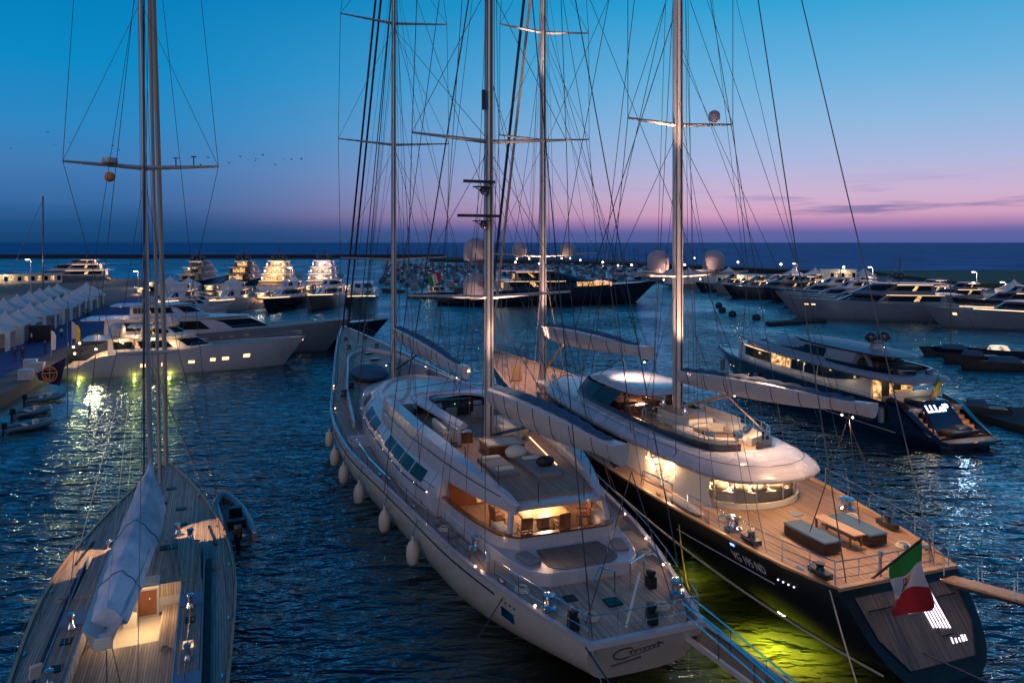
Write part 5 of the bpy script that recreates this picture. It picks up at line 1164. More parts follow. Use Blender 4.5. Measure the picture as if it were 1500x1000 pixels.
# ------------------------------------------------------------------ other motor yachts of the harbour
def motor_yacht(label, x, y, heading, L, beam, hull='white', zb=3.0, za=1.6, tiers=(), domes=(), mast=None, aftlit=True, group=None, fore=None, portholes=None, body='white', strips='strip', lit='room', fly=None, power=60, name='motor_yacht', domemat='white'):
    """heading: radians, direction of the bow measured from +y towards -x"""
    t = thing(name, label, 'motor yacht', (x, y, 0), heading, group)
    hw = beam/2
    h = Hull([(0, hw*.86), (L*.15, hw*.96), (L*.45, hw), (L*.7, hw*.82), (L*.87, hw*.45), (L, .1)], [(0, za*.55), (L*.07, za*.6), (L*.11, za), (L*.5, za+(zb-za)*.45), (L, zb)], stern=.2, bowrake=L*.10, zk0=-.3, a=.30)
    h.build('hull', hull, t, n=26)
    pts = [(-h.w(u)*.93, u) for u in [L*k/14 for k in range(1, 14)]]; pts = pts+[(-p[0], p[1]) for p in pts[::-1]]
    MB().prism(pts, lambda p: h.deckz(p[1])-.3, lambda p: h.deckz(p[1])-.05).build('deck', 'teak' if hull != 'navy' else 'greyhull', t, smooth=0)
    for i, (u0, u1, w, z0, z1, rake, over) in enumerate(tiers):
        prof = [(u0, w*.9), (u0+.5, w), ((u0+u1)/2, w), (u1-(u1-u0)*.2, w*.75), (u1, w*.15)]
        sh = lambda k: [(a-(rake*k if a > (u0+u1)/2 else 0), b*(1-.10*k)) for a, b in prof]
        rg = lambda tab, z: [(a, b, z) for a, b in hull_ring(tab, 10)]
        bl = MB().loft([rg(sh(0), z0), rg(sh(1), z1)]).build('superstructure', body, t, smooth=50)
        zz0, zz1 = z0+(z1-z0)*.38, z0+(z1-z0)*.86; kk = lambda z: (z-z0)/(z1-z0)
        for sg in (-1, 1):
            N = 18; cols = []
            for k in range(N+1):
                f = .06+.94*k/N; cols.append([(sg*(interp(sh(kk(z)), u0+(u1-rake*kk(z)-u0)*f)+.03), u0+(u1-rake*kk(z)-u0)*f, z) for z in (zz0, zz1)])
            litn = (4, 6) if aftlit else (99, 99)
            MB().loft(cols, closed=False).build('window_band', 'glass', bl)
            if aftlit: MB().loft([[(c[0]+sg*.02, c[1], c[2]) for c in col] for col in cols[litn[0]:litn[1]]], closed=False).build('lit_window', lit, bl)
        MB().prism(hull_ring([(u0-over, w*.8), (u0-over+.6, w*1.02), ((u0+u1)/2, w*1.0), (u1-rake-(u1-u0)*.15, w*.72), (u1-rake+.2, w*.14)], 10), z1, z1+.16).build('roof_deck', body, t, smooth=30)
        if power >= 200 and L < 60:
            for sg in (-1, 1): MB().tube([(sg*(interp(sh(1), u)+.06), u, z1-.05) for u in [u0+.3+(u1-rake-u0-1)*.7*k/8 for k in range(9)]], .055, 4).build('light_strip', strips, bl)
        MB().box((0, u0-.06, (z0+z1)/2-.1), (w*1.15, .08, (z1-z0)*.55)).build('aft_doors', lit, t)
        MB().box((0, u0-over*.5, z1-.06), (w*1.5, .12, .06)).build('light_strip', strips, t)
        light('POINT', (0, u0-max(.6, over*.5), z1-.35), power, (1, .62, .34), t, .3)
    for (px, py, pz, r_) in domes: dome(t, (px, py, pz), r_, domemat)
    if mast:
        MB().tube([(0, mast[0], mast[1]), (0, mast[0]-.3, mast[2])], [.25, .08], 8).box((0, mast[0], mast[1]+(mast[2]-mast[1])*.45), (mast[3], .3, .15)).box((0, mast[0], mast[1]+(mast[2]-mast[1])*.7), (mast[3]*.6, .25, .12)).build('radar_mast', 'mastdark', t)
    if portholes:
        for (u, z, w_, h_) in portholes:
            for sg in (-1,) if hull == 'hullgrey' else (-1, 1):
                MB().add([h.side(a, b, sg)+Vector((sg*.04, 0, 0)) for a, b in ((u, z), (u+w_, z), (u+w_, z+h_), (u, z+h_))], [(0, 1, 2, 3)]).build('porthole', 'warms', t, smooth=0)
    rail(t, [(sg*(h.w(u)-.12), u, h.deckz(u)) for sg, u in [(-1, L*f) for f in (.5, .6, .7, .8, .9, .985)]+[(1, L*f) for f in (.9, .8, .7, .6, .5)]], .7, 2, r=.02)
    return t, h
def hdg(deg): return R(deg-90)      # compass: 0 = bow towards +x, 90 = towards +y
E_, hE = motor_yacht('cream motor yacht with glowing underwater lights, nearest the quay on the left', -53.3, 88.6, hdg(20), 27.5, 6.2, 'white', zb=3.6, za=2.4, tiers=((4.5, 17, 2.4, 2.5, 4.3, 3.2, 2.8), (8, 13.5, 1.8, 4.4, 5.6, 1.8, 1.5)), domes=((.0, 5.2, 4.5, .95), (.0, 11.4, 5.6, .85)),
   portholes=[(8.2, 1.0, .6, .4), (10.5, 1.05, .6, .4), (13.5, 1.2, .7, .3), (16, 1.3, .6, .35), (17.4, 1.35, .8, .35), (20, 1.5, .8, .4)], body='cream', power=160)
light('POINT', (0, 2.6, 3.7), 900, (1, .62, .30), E_, .4)
for x_, y_, z_ in ((2.9, 1.2, 3.0), (2.9, 3.4, 3.4), (1.5, .8, 3.6), (2.9, 6.0, 4.2), (2.7, 9.5, 4.3), (-1, 1, 3.7)): bulb(E_, (x_, y_, z_), .17)  # oversized bulbs added for their warm glitter on the water
for u in (6, 9, 12): light('POINT', (-2.85, u, 3.9), 12, (1, .7, .4), E_, .1); light('POINT', (3.0, u, 4.0), 70, (1, .66, .36), E_, .1)
motor_yacht('long two-deck motor yacht just behind the cream one with underwater lights', -59.8, 101.5, hdg(14.5), 37, 7.6, 'greyhull', zb=4.6, za=2.6, tiers=((4, 27, 3.2, 3.0, 5.4, 5, 3), (7, 17, 2.4, 5.6, 7.2, 3, 2.5)), portholes=[(26.5, 1.6, .5, .35), (30, 1.8, .6, .4)], domes=((-1.3, 9, 7.3, .6), (1.3, 9, 7.3, .6)), power=160)
motor_yacht('motor yacht with a long pale foredeck, third back from the cream one', -52, 111, hdg(12), 33, 7.2, 'navy', zb=3.8, za=2.4, tiers=((4, 16, 3, 2.6, 4.6, 4, 3),), power=120)
# stern-on yachts of the far row
far = [(-112, 250, 9, 'unlit dark multi-deck motor yacht at the left end of the far row', 'navy', 'greyhull', 'glass', 40), (-95.5, 250, 9.5, 'black multi-deck motor yacht with warm lit decks, second from left in the far row', 'navy', 'navy', 'room', 90),
       (-81.5, 247, 10, 'brightly lit gold multi-deck motor yacht in the middle of the far row', 'white', 'cream', 'roomb', 380), (-66, 250, 10.5, 'white multi-deck motor yacht with pink and violet deck lights in the far row', 'white', 'white', 'roomp', 280)]
for i, (x, y, b_, lb, hl, bd, lt, pw) in enumerate(far):
    t, h = motor_yacht(lb, x, y, R(-2+i*2), 42, b_, hl, zb=4.5, za=2.6, tiers=((5, 30, b_*.42, 2.8, 5.0, 5, 3.5), (8, 27, b_*.38, 5.1, 7.3, 4, 3.5), (11, 22, b_*.31, 7.4, 9.3, 3, 2.5)), body=bd, lit=lt, strips='stripp' if i == 3 else 'strip', power=pw,
        domemat='mastdark', mast=(13, 9.4, 14.6-.4*(i == 3), b_*.62), domes=((-b_*.17, 12, 9.8, .95), (b_*.17, 12, 9.8, .95)))
    if i >= 2:
        for z in (2.9, 5.2, 7.5, 9.6):
            MB().box((0, 2.2+(z-2.9)*.9, z), (b_*.8-(z-2.9)*.35, .12, .10)).build('edge_light', 'strip' if i == 2 else 'stripp', t)
        for sg in (-1, 1):
            for z in (3.2, 5.6, 7.8): MB().box((sg*(b_*.36-(z-3.2)*.2), 4.5+(z-3)*.6, z+.6), (.12, 1.4, .9)).build('side_light', 'strip', t)
    if i == 3: bulb(t, (-3.8, 5, 6), .3, 'blue'); bulb(t, (3.6, 6, 8), .25, 'blue'); bulb(t, (-3, 8, 9), .25, 'blue')
# bow-on yachts in front of them
for (x, y, hd_, L, b_, lb, hl, zb_) in ((-55, 181, R(176), 26, 6.6, 'motor yacht facing the camera, with lamps round its foredeck, below the gold yacht', 'navy', 3.2), (-46.5, 186, R(178), 28, 7.2, 'grey-hulled motor yacht facing the camera between two dark-hulled bows', 'greyhull', 3.6), (-38, 172, R(190), 34, 8.0, 'large dark motor yacht facing the camera, right end of the bow-on row', 'navy', 4.6), (-67, 176, R(178), 22, 6, 'low motor yacht with dim blue roof, left of the lamp-ringed bow', 'white', 2.8), (-79, 172, R(181), 22, 6, 'low white motor yacht in shadow behind the long pale foredeck', 'white', 2.8)):
    yy = y+L*.5; t, h = motor_yacht(lb, x, yy, hd_, L, b_, hl, zb=zb_, za=2.2, tiers=((5, L*.68, b_*.4, 2.6, 4.6, 4, 2), (6, L*.48, b_*.32, 4.7, 6.2, 2.5, 1.5)), power=300)
    mb = MB(); ring = [(-h.w(u)*.85, u, h.deckz(u)+.12) for u in [L*f for f in (.62, .7, .78, .86, .93)]]; ring = ring+[(-p[0], p[1], p[2]) for p in ring[::-1]]
    mb.tube(ring, .07, 4); mb.build('foredeck_light_strip', 'strip', t); light('POINT', (0, L*.75, zb_+1.6), 160, (1, .62, .34), t, .3)
motor_yacht('distant white motor yacht with an orange lit saloon beyond the tents at top left', -156, 292, hdg(200), 38, 9, 'greyhull', zb=4.6, za=2.6, tiers=((4, 28, 3.8, 2.8, 5.2, 4, 3), (6, 24, 3.4, 5.3, 7.5, 4, 3), (8, 18, 2.6, 7.6, 9.2, 3, 2)), mast=(11, 9.3, 13, 5), lit='roomb', power=900)
motor_yacht('distant blue-lit work boat at the far left edge beyond the white tents', -205, 300, hdg(195), 30, 8, 'greyhull', zb=4, za=2, tiers=((14, 26, 3, 2.8, 7, 2, 1),), mast=(18, 7, 14, 4), power=300)
# the big dark yacht in the centre distance
t, h = motor_yacht('very long dark blue motor yacht with a low curved roof in the centre distance', -19.5, 193, hdg(6), 59, 11, 'navy', zb=5.6, za=2.9, tiers=((17, 49, 4.2, 3.6, 5.9, 8, 2), (20, 41, 3.7, 6.0, 8.3, 10, 4)), body='navy', lit='room', power=260)
for k in range(6): MB().box((-.4, 37+k*1.6, 5.1), (8.6, 1.1, 1.0)).build('lit_window', 'room', t)
MB().box((0, 6, 3.5), (5, 4, 1.4), taper=.8).build('stern_lounge', 'dark', t, bevel=.2)
big = t
ft = thing('ensign', 'green white and red flag flying at the stern of the long dark yacht', 'flag', t.location, t.rotation_euler.z)
MB().tube([(0, 2, 3), (0, .5, 8.6)], .08).build('flagstaff', 'wire', ft); mb = MB()
mb.loft([[(.1*math.sin(k), .6-k*.55, 8.4-k*.25), (.1*math.sin(k+1), 1.2-k*.5, 6.0-k*.3)] for k in range(7)], closed=False); o = mb.build('flag_cloth', ['red', 'flagw', 'green'], ft)
for i, p in enumerate(o.data.polygons): p.material_index = min(2, i//2)
motor_yacht('low dark tender lying off the stern of the long dark yacht', -30, 214, hdg(0), 16, 4.5, 'navy', zb=1.8, za=1.4, tiers=((6, 11, 1.6, 1.6, 3.2, 1, .5),), power=80)
# right-hand row, bows to the left
rr_ = [(89, 211, 172, 28, 7.5, 'dark blue motor yacht with a raked bow, farthest of the right-hand row', 'navy', 'greyhull', 3.8, 60), (97, 197, 172, 29, 7.8, 'dark motor yacht with blue-grey roofs, second farthest of the right-hand row', 'navy', 'white', 3.8, 70),
       (95, 182, 172, 29, 7.6, 'blue-grey motor yacht with small warm deck lamps in the middle of the right-hand row', 'greyhull', 'white', 3.8, 120), (96, 169, 171, 33, 7.8, 'motor yacht with pale blue roof just behind the big white one on the right', 'greyhull', 'white', 4.0, 160)]
for i, (x, y, hg, L, b_, lb, hl, bd, zb_, pw) in enumerate(rr_):
    motor_yacht(lb, x, y, hdg(hg), L, b_, hl, zb=zb_, za=2.2, tiers=((5, L*.7, b_*.4, 2.6, 4.6, 5, 2.5), (7, L*.5, b_*.32, 4.7, 6.4, 3, 2)), body=bd, power=pw, mast=(9, 6.5, 9, 3) if i % 2 else None, domes=((0, 9, 6.5, .5),))
motor_yacht('big white motor yacht on the right with two dark domes beside its mast', 93, 153, hdg(172), 36, 8.2, 'bluegrey', zb=4.4, za=2.9, tiers=((4, 26, 3.7, 3.1, 5.2, 5, 3.5), (6, 22, 3.2, 5.3, 7.3, 5, 3)), body='bluegrey', lit='roomb', power=500, domemat='mastdark', mast=(12, 7.6, 13, 3.8), domes=((-1.4, 12, 8.4, .7), (1.4, 12, 8.4, .7)), portholes=[(31, 2.9, .8, .22), (29.6, 2.9, .8, .22)])
t, h = motor_yacht('cream motor yacht with a blue awning and gold side lights at the right edge', 113, 137, hdg(174), 35, 7.8, 'bluegrey', zb=3.9, za=2.6, tiers=((5, 23, 3.3, 2.9, 4.8, 3, 4),), body='bluegrey', lit='roomb', power=500, portholes=[(11, 1.4, 3.0, .25), (16, 2.0, .7, .35), (30, 2.4, .7, .4)])
MB().box((0, 5, 5.6), (7, 12, .14)).build('awning', 'fabricb', t, bevel=.04)
MB().tube([(-h.w(u)*.95, u, h.deckz(u)+.1) for u in (18, 21, 24, 27)], .08).build('light_strip', 'strip', t); MB().tube([(h.w(u)*.95, u, h.deckz(u)+.1) for u in (4, 10, 18, 21, 24, 27)], .08).build('light_strip', 'strip', t)

# ------------------------------------------------------------------ quays, breakwaters, land
def land(name, pts, z0, z1, mat): 
    o = MB().prism(pts, z0, z1).build(name, mat, None, smooth=0); o['kind'] = 'structure'; return o
land('quay', [(-46.5, 62), (-54.8, 88), (-60.5, 102), (-66, 118), (-80, 165), (-95, 205), (-150, 300), (-320, 300), (-200, 62)], -2.4, 1.2, 'concrete')
land('carpet_walkway', [(-53.5, 73.5), (-58.5, 88), (-67.5, 118), (-81, 163), (-97, 205), (-106, 205), (-92, 165), (-76, 118), (-67.5, 96), (-66, 73.5)], 1.21, 1.225, 'carpet')
land('far_breakwater', [(-900, 742), (-70, 742), (-70, 756), (-900, 756)], -2.4, 3.6, 'rock')
land('marina_breakwater', [(-70, 620), (60, 520), (150, 345), (420, 300), (420, 357), (155, 362), (66, 600), (-60, 690)], -2.4, 2.2, 'rock')
land('right_quay', [(86, 262), (99, 245), (106, 150), (120, 118), (300, 118), (420, 300), (150, 345), (60, 330), (58, 262)], -2.4, 1.3, 'concrete')
land('right_green', [(150, 240), (420, 236), (420, 330), (165, 338)], 1.3, 2.6, 'leaf')
land('shore_foam', [(150, 357), (600, 356), (600, 361), (150, 363)], .02, .12, 'flagw')
# pagoda tents
def tent(x, y, w, h_, rz, lb, grp, open_=True):
    t = thing('pagoda_tent', lb, 'tent', (x, y, 1.2), rz, grp)
    mb = MB(); rings = []
    for k in range(7):
        f = k/6; hw = w/2*(1-f)**1.6+.04; z = h_+(w*.42)*f; rings.append([(-hw, -hw, z), (0, -hw, z-.02), (hw, -hw, z), (hw, 0, z-.02), (hw, hw, z), (0, hw, z-.02), (-hw, hw, z), (-hw, 0, z-.02)])
    mb.loft([[(x_, y_, h_-.35) for x_, y_, z_ in rings[0]]]+rings); mb.build('roof', 'tent', t, smooth=40)
    a = w/2-.05; mb = MB()
    mb.box((0, a, h_/2), (w-.1, .05, h_)).build('back_wall', 'tent', t)
    MB().box((-a, 0, h_/2), (.05, w-.1, h_)).build('side_wall', 'tent', t)
    for sx in (-1, 1): MB().tube([(sx*a, -a, 0), (sx*a, -a, h_)], .06, 6).build('pole', 'white', t)
    MB().box((a, -a*.55, h_/2), (.05, w*.42, h_)).build('curtain', 'tent', t)
    if not open_: MB().box((0, -a, h_/2), (w-.1, .05, h_)).build('front_wall', 'tent', t)
    return t
desc = ['nearest the camera', 'second from the near end', 'third from the near end', 'fourth from the near end', 'fifth from the near end', 'sixth from the near end', 'seventh from the near end', 'eighth from the near end', 'ninth from the near end', 'tenth from the near end', 'next to the far end', 'at the far end']
for k in range(12):
    f = k/11; x = -71.5-27*f; y = 101+72*f
    tent(x, y, 4.9, 2.8+.25*math.sin(k*2.7), R(20+4*math.sin(k*1.9)), 'white pagoda tent in the left front row, '+desc[k], 'front row of pagoda tents on the left quay', k % 4 != 1)
for k in range(9):
    x = -81-30*k/8; y = 106+74*k/8; tent(x, y, 5.0, 2.8, R(20), 'white pagoda tent in the left back row, '+desc[k], 'back row of pagoda tents on the left quay', False)
for k, (x, y) in enumerate(((-96, 207), (-89, 203), (-78.5, 207), (-60.5, 206), (-101, 175))): tent(x, y, 5.5, 3.2, R(10), 'white pagoda tent among the moored yachts, '+['left of the gold yacht', 'just under the gold yacht', 'right under the gold yacht', 'under the violet-lit yacht', 'above the long white yacht'][k], 'pagoda tents among the far yachts', False)
for k in range(7):
    x, y = [(-11, 232), (-5, 232), (58, 265), (63.5, 265), (69, 264), (74, 270), (80, 272)][k]
    tent(x, y, 5.6, 3.6, R(5), 'small lit pagoda tent behind the long dark yacht, '+['leftmost', 'second from left', 'third from left', 'fourth from left', 'fifth from left', 'sixth from left', 'rightmost'][k]+' of seven', 'pagoda tents behind the long dark yacht', False)
desc2 = ['first', 'second', 'third', 'fourth', 'fifth', 'sixth', 'seventh', 'eighth', 'last']
for k in range(9):
    x, y = [(104, 272), (111, 270), (128, 268), (124, 182), (128, 158), (137, 160), (146, 161), (155, 158), (131, 142)][k]
    tent(x, y, 6, 3.2, R(-4), 'white pagoda tent on the right-hand quay, '+desc2[k]+' from the left', 'pagoda tents on the right-hand quay', False)
land('tent_float', [(-14, 226), (-2, 226), (-2, 236), (-14, 236)], -.5, 1.2, 'concrete')
# low buildings on the right
def building(x, y, w, d, h_, rz, lb, lit=True, cat='building'):
    t = thing('quay_building', lb, cat, (x, y, 1.3), rz)
    wl = MB().box((0, 0, h_/2), (w, d, h_)).build('wall', 'cream', t)
    MB().box((0, 0, h_+.12), (w+.6, d+.6, .24)).build('roof', 'tent', t)
    for k in range(int(w/2)):
        MB().box((-w/2+1+k*2, -d/2-.02, h_*.55), (1.1, .06, h_*.5)).build('window', 'room' if lit and k % 2 else 'glass', wl)
    light('POINT', (0, -d/2-2, h_), 350, (1, .78, .5), t, .3)
    return t
building(76, 250, 15, 6, 3.6, 0, 'white two-roofed pavilion on the quay right of the long dark yacht')
building(116, 262, 10, 6, 5.0, .1, 'white gabled pavilion beside the lamp posts right of centre')
building(97, 258, 12, 5, 3.2, 0, 'low flat kiosk with a yellow lamp between the two white pavilions')
building(160, 140, 26, 7, 4.2, .05, 'long pale hall at the right edge behind the tents')
building(-180, 262, 34, 5, 3.2, R(38), 'long white exhibition hall behind the tents at far left')
# lamp posts
def lamp_post(x, y, h_, lb, z=1.2, power=500, s=1.0):
    t = thing('street_lamp', lb, 'street lamp', (x, y, z), 0, 'street lamps of the harbour')
    MB().tube([(0, 0, 0), (0, 0, h_*.5), (0, 0, h_)], [.14*s, .11*s, .09*s], 8).tube([(0, 0, h_), (-.3*s, 0, h_+.25), (-.9*s, 0, h_+.3)], .07*s, 6).build('pole', 'white', t)
    MB().box((-1.0*s, 0, h_+.22), (.8*s, .4*s, .16*s)).build('lamp_head', 'lamp', t)
    if power: light('POINT', (-1.0*s, -.2, h_-.3), power, (1, .85, .68), t, .3)
for (px, py, Y, lb) in ((40, 380, 203, 'tall white street lamp behind the tents at the far left'), (198, 397, 240, 'curved street lamp standing over the water left of the far row'), (424, 392, 235, 'street lamp between the gold and violet yachts'), (1163, 386, 262, 'tall street lamp by the white gabled pavilion right of centre'), (1274, 391, 235, 'tall street lamp left of the radar mast on the right'), (1426, 398, 215, 'tall street lamp on the right, above the cream yacht'), (1468, 413, 205, 'short street lamp nearest the right edge')):
    x = (px-750)*Y/F; zt = H-(py-355)*Y/F; lamp_post(x+1, Y, zt-1.5, lb, power=900)
for k, (px, py, Y) in enumerate(((755, 384, 480), (790, 386, 470), (850, 381, 500), (883, 384, 480), (905, 389, 470), (925, 388, 480), (975, 383, 500), (1017, 378, 520), (1003, 388, 440), (1081, 384, 450), (1107, 393, 430), (1144, 387, 400), (1236, 391, 400), (1252, 403, 380), (1487, 403, 330), (718, 380, 560), (1174, 398, 380))):
    x = (px-750)*Y/F; zt = H-(py-355)*Y/F; t = thing('breakwater_lamp', 'small bright lamp on the distant breakwater', 'lamp', (x, Y, 1.5), 0, 'small lamps along the distant breakwater')
    MB().tube([(0, 0, 0), (0, 0, zt-1.5)], .09, 5).build('pole', 'wire', t); MB().ball((0, 0, zt-1.5), .55, 8, 6).build('lamp_head', 'lamp', t)
# marina full of small sailing boats
proto = []
for v_ in range(3):
    t = thing('small_sailboat', 'small sailing boat packed in the distant marina', 'sailing boat', (0, 0, 0), 0, 'small sailing boats in the distant marina')
    L = 9+v_*1.5; h = Hull([(0, 1.1), (L*.4, 1.6), (L*.8, .8), (L, .05)], [(0, 1.0), (L, 1.4)], bowrake=1, zk0=-.2, a=.4); h.build('hull', ['greyhull', 'greyhull', 'navy'][v_], t, n=10); 
    MB().prism([(-1, .5), (1, .5), (1.4, L*.4), (.5, L*.85), (-.5, L*.85), (-1.4, L*.4)], .9, 1.1).build('deck', 'greyhull', t, smooth=0)
    MB().box((0, L*.5, 1.4), (1.6, L*.35, .6), taper=.8).build('cabin', 'bluegrey' if v_ != 1 else 'fabricb', t)
    MB().tube([(0, L*.55, 1), (0, L*.55, 10.5+v_*1.5)], .06, 5).build('mast', 'rubber', t); MB().tube([(0, L*.53, 2.3), (0, .8, 2.2)], .14, 5).build('boom', 'fabricb', t)
    proto.append(t)
random.seed(11); cnt = 0
spots = []
for row in range(12):
    Y = 250+row*24
    x0 = (565-750)*Y/F+ (10 if row < 1 else 0); x1 = (1050-750)*Y/F if row > 1 else (820-750)*Y/F
    x1 = min(x1, 150 - max(0, (Y-345))*.42-4)
    xx = x0
    while xx < x1:
        spots.append((xx, Y+random.uniform(-3, 3))); xx += random.uniform(4.4, 8.0)
for k, (x, y) in enumerate(spots[:285]):
    p = proto[k % 3]; o = p if k < 3 else copy_tree(p); o.location = (x, y, 0); o.rotation_euler = (0, 0, random.choice((0, math.pi))+random.uniform(-.15, .15))
# mid-size motor cruisers on the left quay, sterns to the walkway
for k, (x, y) in enumerate(((-65, 124), (-68, 133), (-71, 143), (-74, 153), (-77, 164), (-81, 175), (-86, 187))):
    motor_yacht('small white cruiser berthed along the blue walkway, '+desc[k], x, y, hdg(12), 13+k % 3, 4.2, 'white', zb=2.2, za=1.5, tiers=((3, 9, 1.6, 1.8, 3.2, 2, 1),), group='small cruisers along the blue walkway', power=40, lit='glass')
for k, (px, py, hg, L, hl, lb) in enumerate(((243, 436, 95, 15, 'white', 'small cruiser with pale hull, leftmost of those below the far row'), (262, 444, 100, 14, 'greyhull', 'small grey cruiser in front of the unlit dark yacht'), (300, 436, 88, 16, 'navy', 'small dark cruiser below the black far-row yacht'), (318, 447, 85, 14, 'white', 'small cruiser half hidden by the long foredecks at left centre'), (352, 440, 92, 15, 'greyhull', 'small grey cruiser left of the tents under the gold yacht'), (375, 450, 84, 15, 'white', 'small pale cruiser under the gold yacht'), (445, 436, 90, 14, 'navy', 'small dark cruiser left of the violet-lit yacht'), (505, 436, 96, 16, 'greyhull', 'small cruiser right of the violet-lit yacht'), (215, 430, 100, 15, 'navy', 'small dark cruiser near the curved street lamp'), (190, 440, 60, 13, 'white', 'small cruiser at the far end of the left quay'))):
    p = at(px, py, 0); motor_yacht(lb, p.x, p.y, hdg(hg), L, 4.6, hl, zb=2.3, za=1.5, tiers=((3, 10, 1.8, 1.8, 3.4, 2, 1),), power=160, lit='roomb', body='bluegrey')
for k, (x, y, L, hl, lb) in enumerate(((96, 222, 24, 'navy', 'dark motor yacht in the rear line of the right-hand row, farthest'), (104, 236, 22, 'navy', 'small dark yacht behind the right-hand row near the lit pavilion'), (122, 200, 24, 'greyhull', 'grey motor yacht in the rear line of the right-hand row'), (122, 186, 24, 'bluegrey', 'pale motor yacht in the rear line below the tall lamp'), (126, 172, 22, 'navy', 'dark yacht in the rear line near the two dark domes'), (82, 226, 20, 'greyhull', 'grey yacht at the left tip of the right-hand rear line'), (90, 232, 20, 'navy', 'low dark cruiser tucked in the rear line before the lit pavilion'), (78, 240, 18, 'navy', 'small dark cruiser just left of the right-hand rear line'), (110, 214, 22, 'navy', 'dark cruiser in the rear line between the pale and grey yachts'))):
    motor_yacht(lb, x, y, hdg(172), L, 6.2, hl, zb=3.0, za=2.0, tiers=((4, L*.7, 2.5, 2.2, 4.2, 4, 2), (5, L*.45, 2, 4.3, 5.7, 2, 1)), power=240, lit='roomb', body='bluegrey')
# floats, buoys and small craft on the right
land('floating_dock', [(49.5, 141), (63, 147.5), (63, 151), (49.5, 144)], -.1, .55, 'rock')
land('pontoon', [(41.5, 70), (43.5, 73), (56, 61), (62, 55), (44, 58)], -.3, .5, 'rock')
for k, (px, py) in enumerate(((1053, 448), (1058, 455), (1073, 461), (1108, 466))):
    p = at(px, py, .2); o = MB().ball((p.x, p.y, .35), (.9, .9, .75), 12, 8).build('mooring_buoy', 'rubber', None); tag(o, 'dark mooring buoy, '+['farthest', 'second farthest', 'third farthest', 'nearest'][k]+' of four in the open basin', 'buoy', 'mooring buoys in the basin')
def small_boat(px, py, L, hg, lb, mast=0, lit=True, mt='navy'):
    p = at(px, py, 0); t = thing('small_boat', lb, 'boat', (p.x, p.y, 0), hdg(hg))
    h = Hull([(0, L*.12), (L*.4, L*.16), (L*.8, L*.08), (L, .05)], [(0, .8), (L, 1.2)], bowrake=.8, zk0=-.2, a=.4); h.build('hull', mt, t, n=12)
    MB().prism([(-L*.11, .3), (L*.11, .3), (L*.14, L*.4), (L*.05, L*.85), (-L*.05, L*.85), (-L*.14, L*.4)], .7, .85).build('deck', 'teak', t, smooth=0)
    MB().box((0, L*.45, 1.15), (L*.17, L*.32, .7), taper=.75).build('cabin', 'fabricb' if not lit else 'roomp', t, bevel=.08)
    if mast: MB().tube([(0, L*.5, .8), (0, L*.5, mast)], .07, 6).build('mast', 'wire', t); [wire(t, 'stay', [(0, u, 1), (0, L*.5, mast)], .02) for u in (0, L)]
    return t
small_boat(1440, 520, 9, 178, 'small sailing boat with bare mast and a dark hull moored on the right', 11, False)
small_boat(1502, 522, 8, 176, 'small dark boat with a pink lit cabin at the right edge', 0, True)
small_boat(1465, 530, 8, 178, 'low dark open boat moored nearest the camera on the right', 0, False, 'rubber')
small_boat(1530, 540, 11, 178, 'dark work boat half cut by the right edge', 0, False, 'rubber')
small_boat(1480, 612, 6, 160, 'small covered dinghy tied at the dark pontoon on the right', 0, False, 'rubber')
def inflatable(px, py, hg, lb, L=3.2):
    p = at(px, py, 0); t = thing('inflatable_dinghy', lb, 'dinghy', (p.x, p.y, 0), hdg(hg))
    MB().tube([(-.75, 0, .3), (-.8, L*.5, .3), (-.6, L*.85, .38), (0, L, .45), (.6, L*.85, .38), (.8, L*.5, .3), (.75, 0, .3)], [.14, .24, .24, .24, .24, .24, .14], 10).build('tube', 'greyhull', t)
    MB().prism([(-.6, .1), (.6, .1), (.6, L*.75), (0, L*.9), (-.6, L*.75)], .1, .2).build('floor', 'fabric', t)
    MB().box((0, L*.4, .42), (1.3, .3, .08)).box((0, L*.62, .5), (.5, .4, .5)).build('thwart', 'fabricw', t); MB().box((0, -.1, .6), (.32, .4, .55)).box((0, -.15, .15), (.12, .18, .8)).build('outboard_motor', 'rubber', t, bevel=.05)
inflatable(38, 590, 35, 'grey inflatable dinghy tied highest under the left quay'); inflatable(20, 612, 60, 'grey inflatable dinghy second along under the left quay'); inflatable(8, 634, 50, 'grey inflatable dinghy lowest at the left edge under the quay', 3.6)
small_boat(592, 428, 8, 170, 'small dark launch crossing left of the long dark yacht', 0, False, 'rubber')
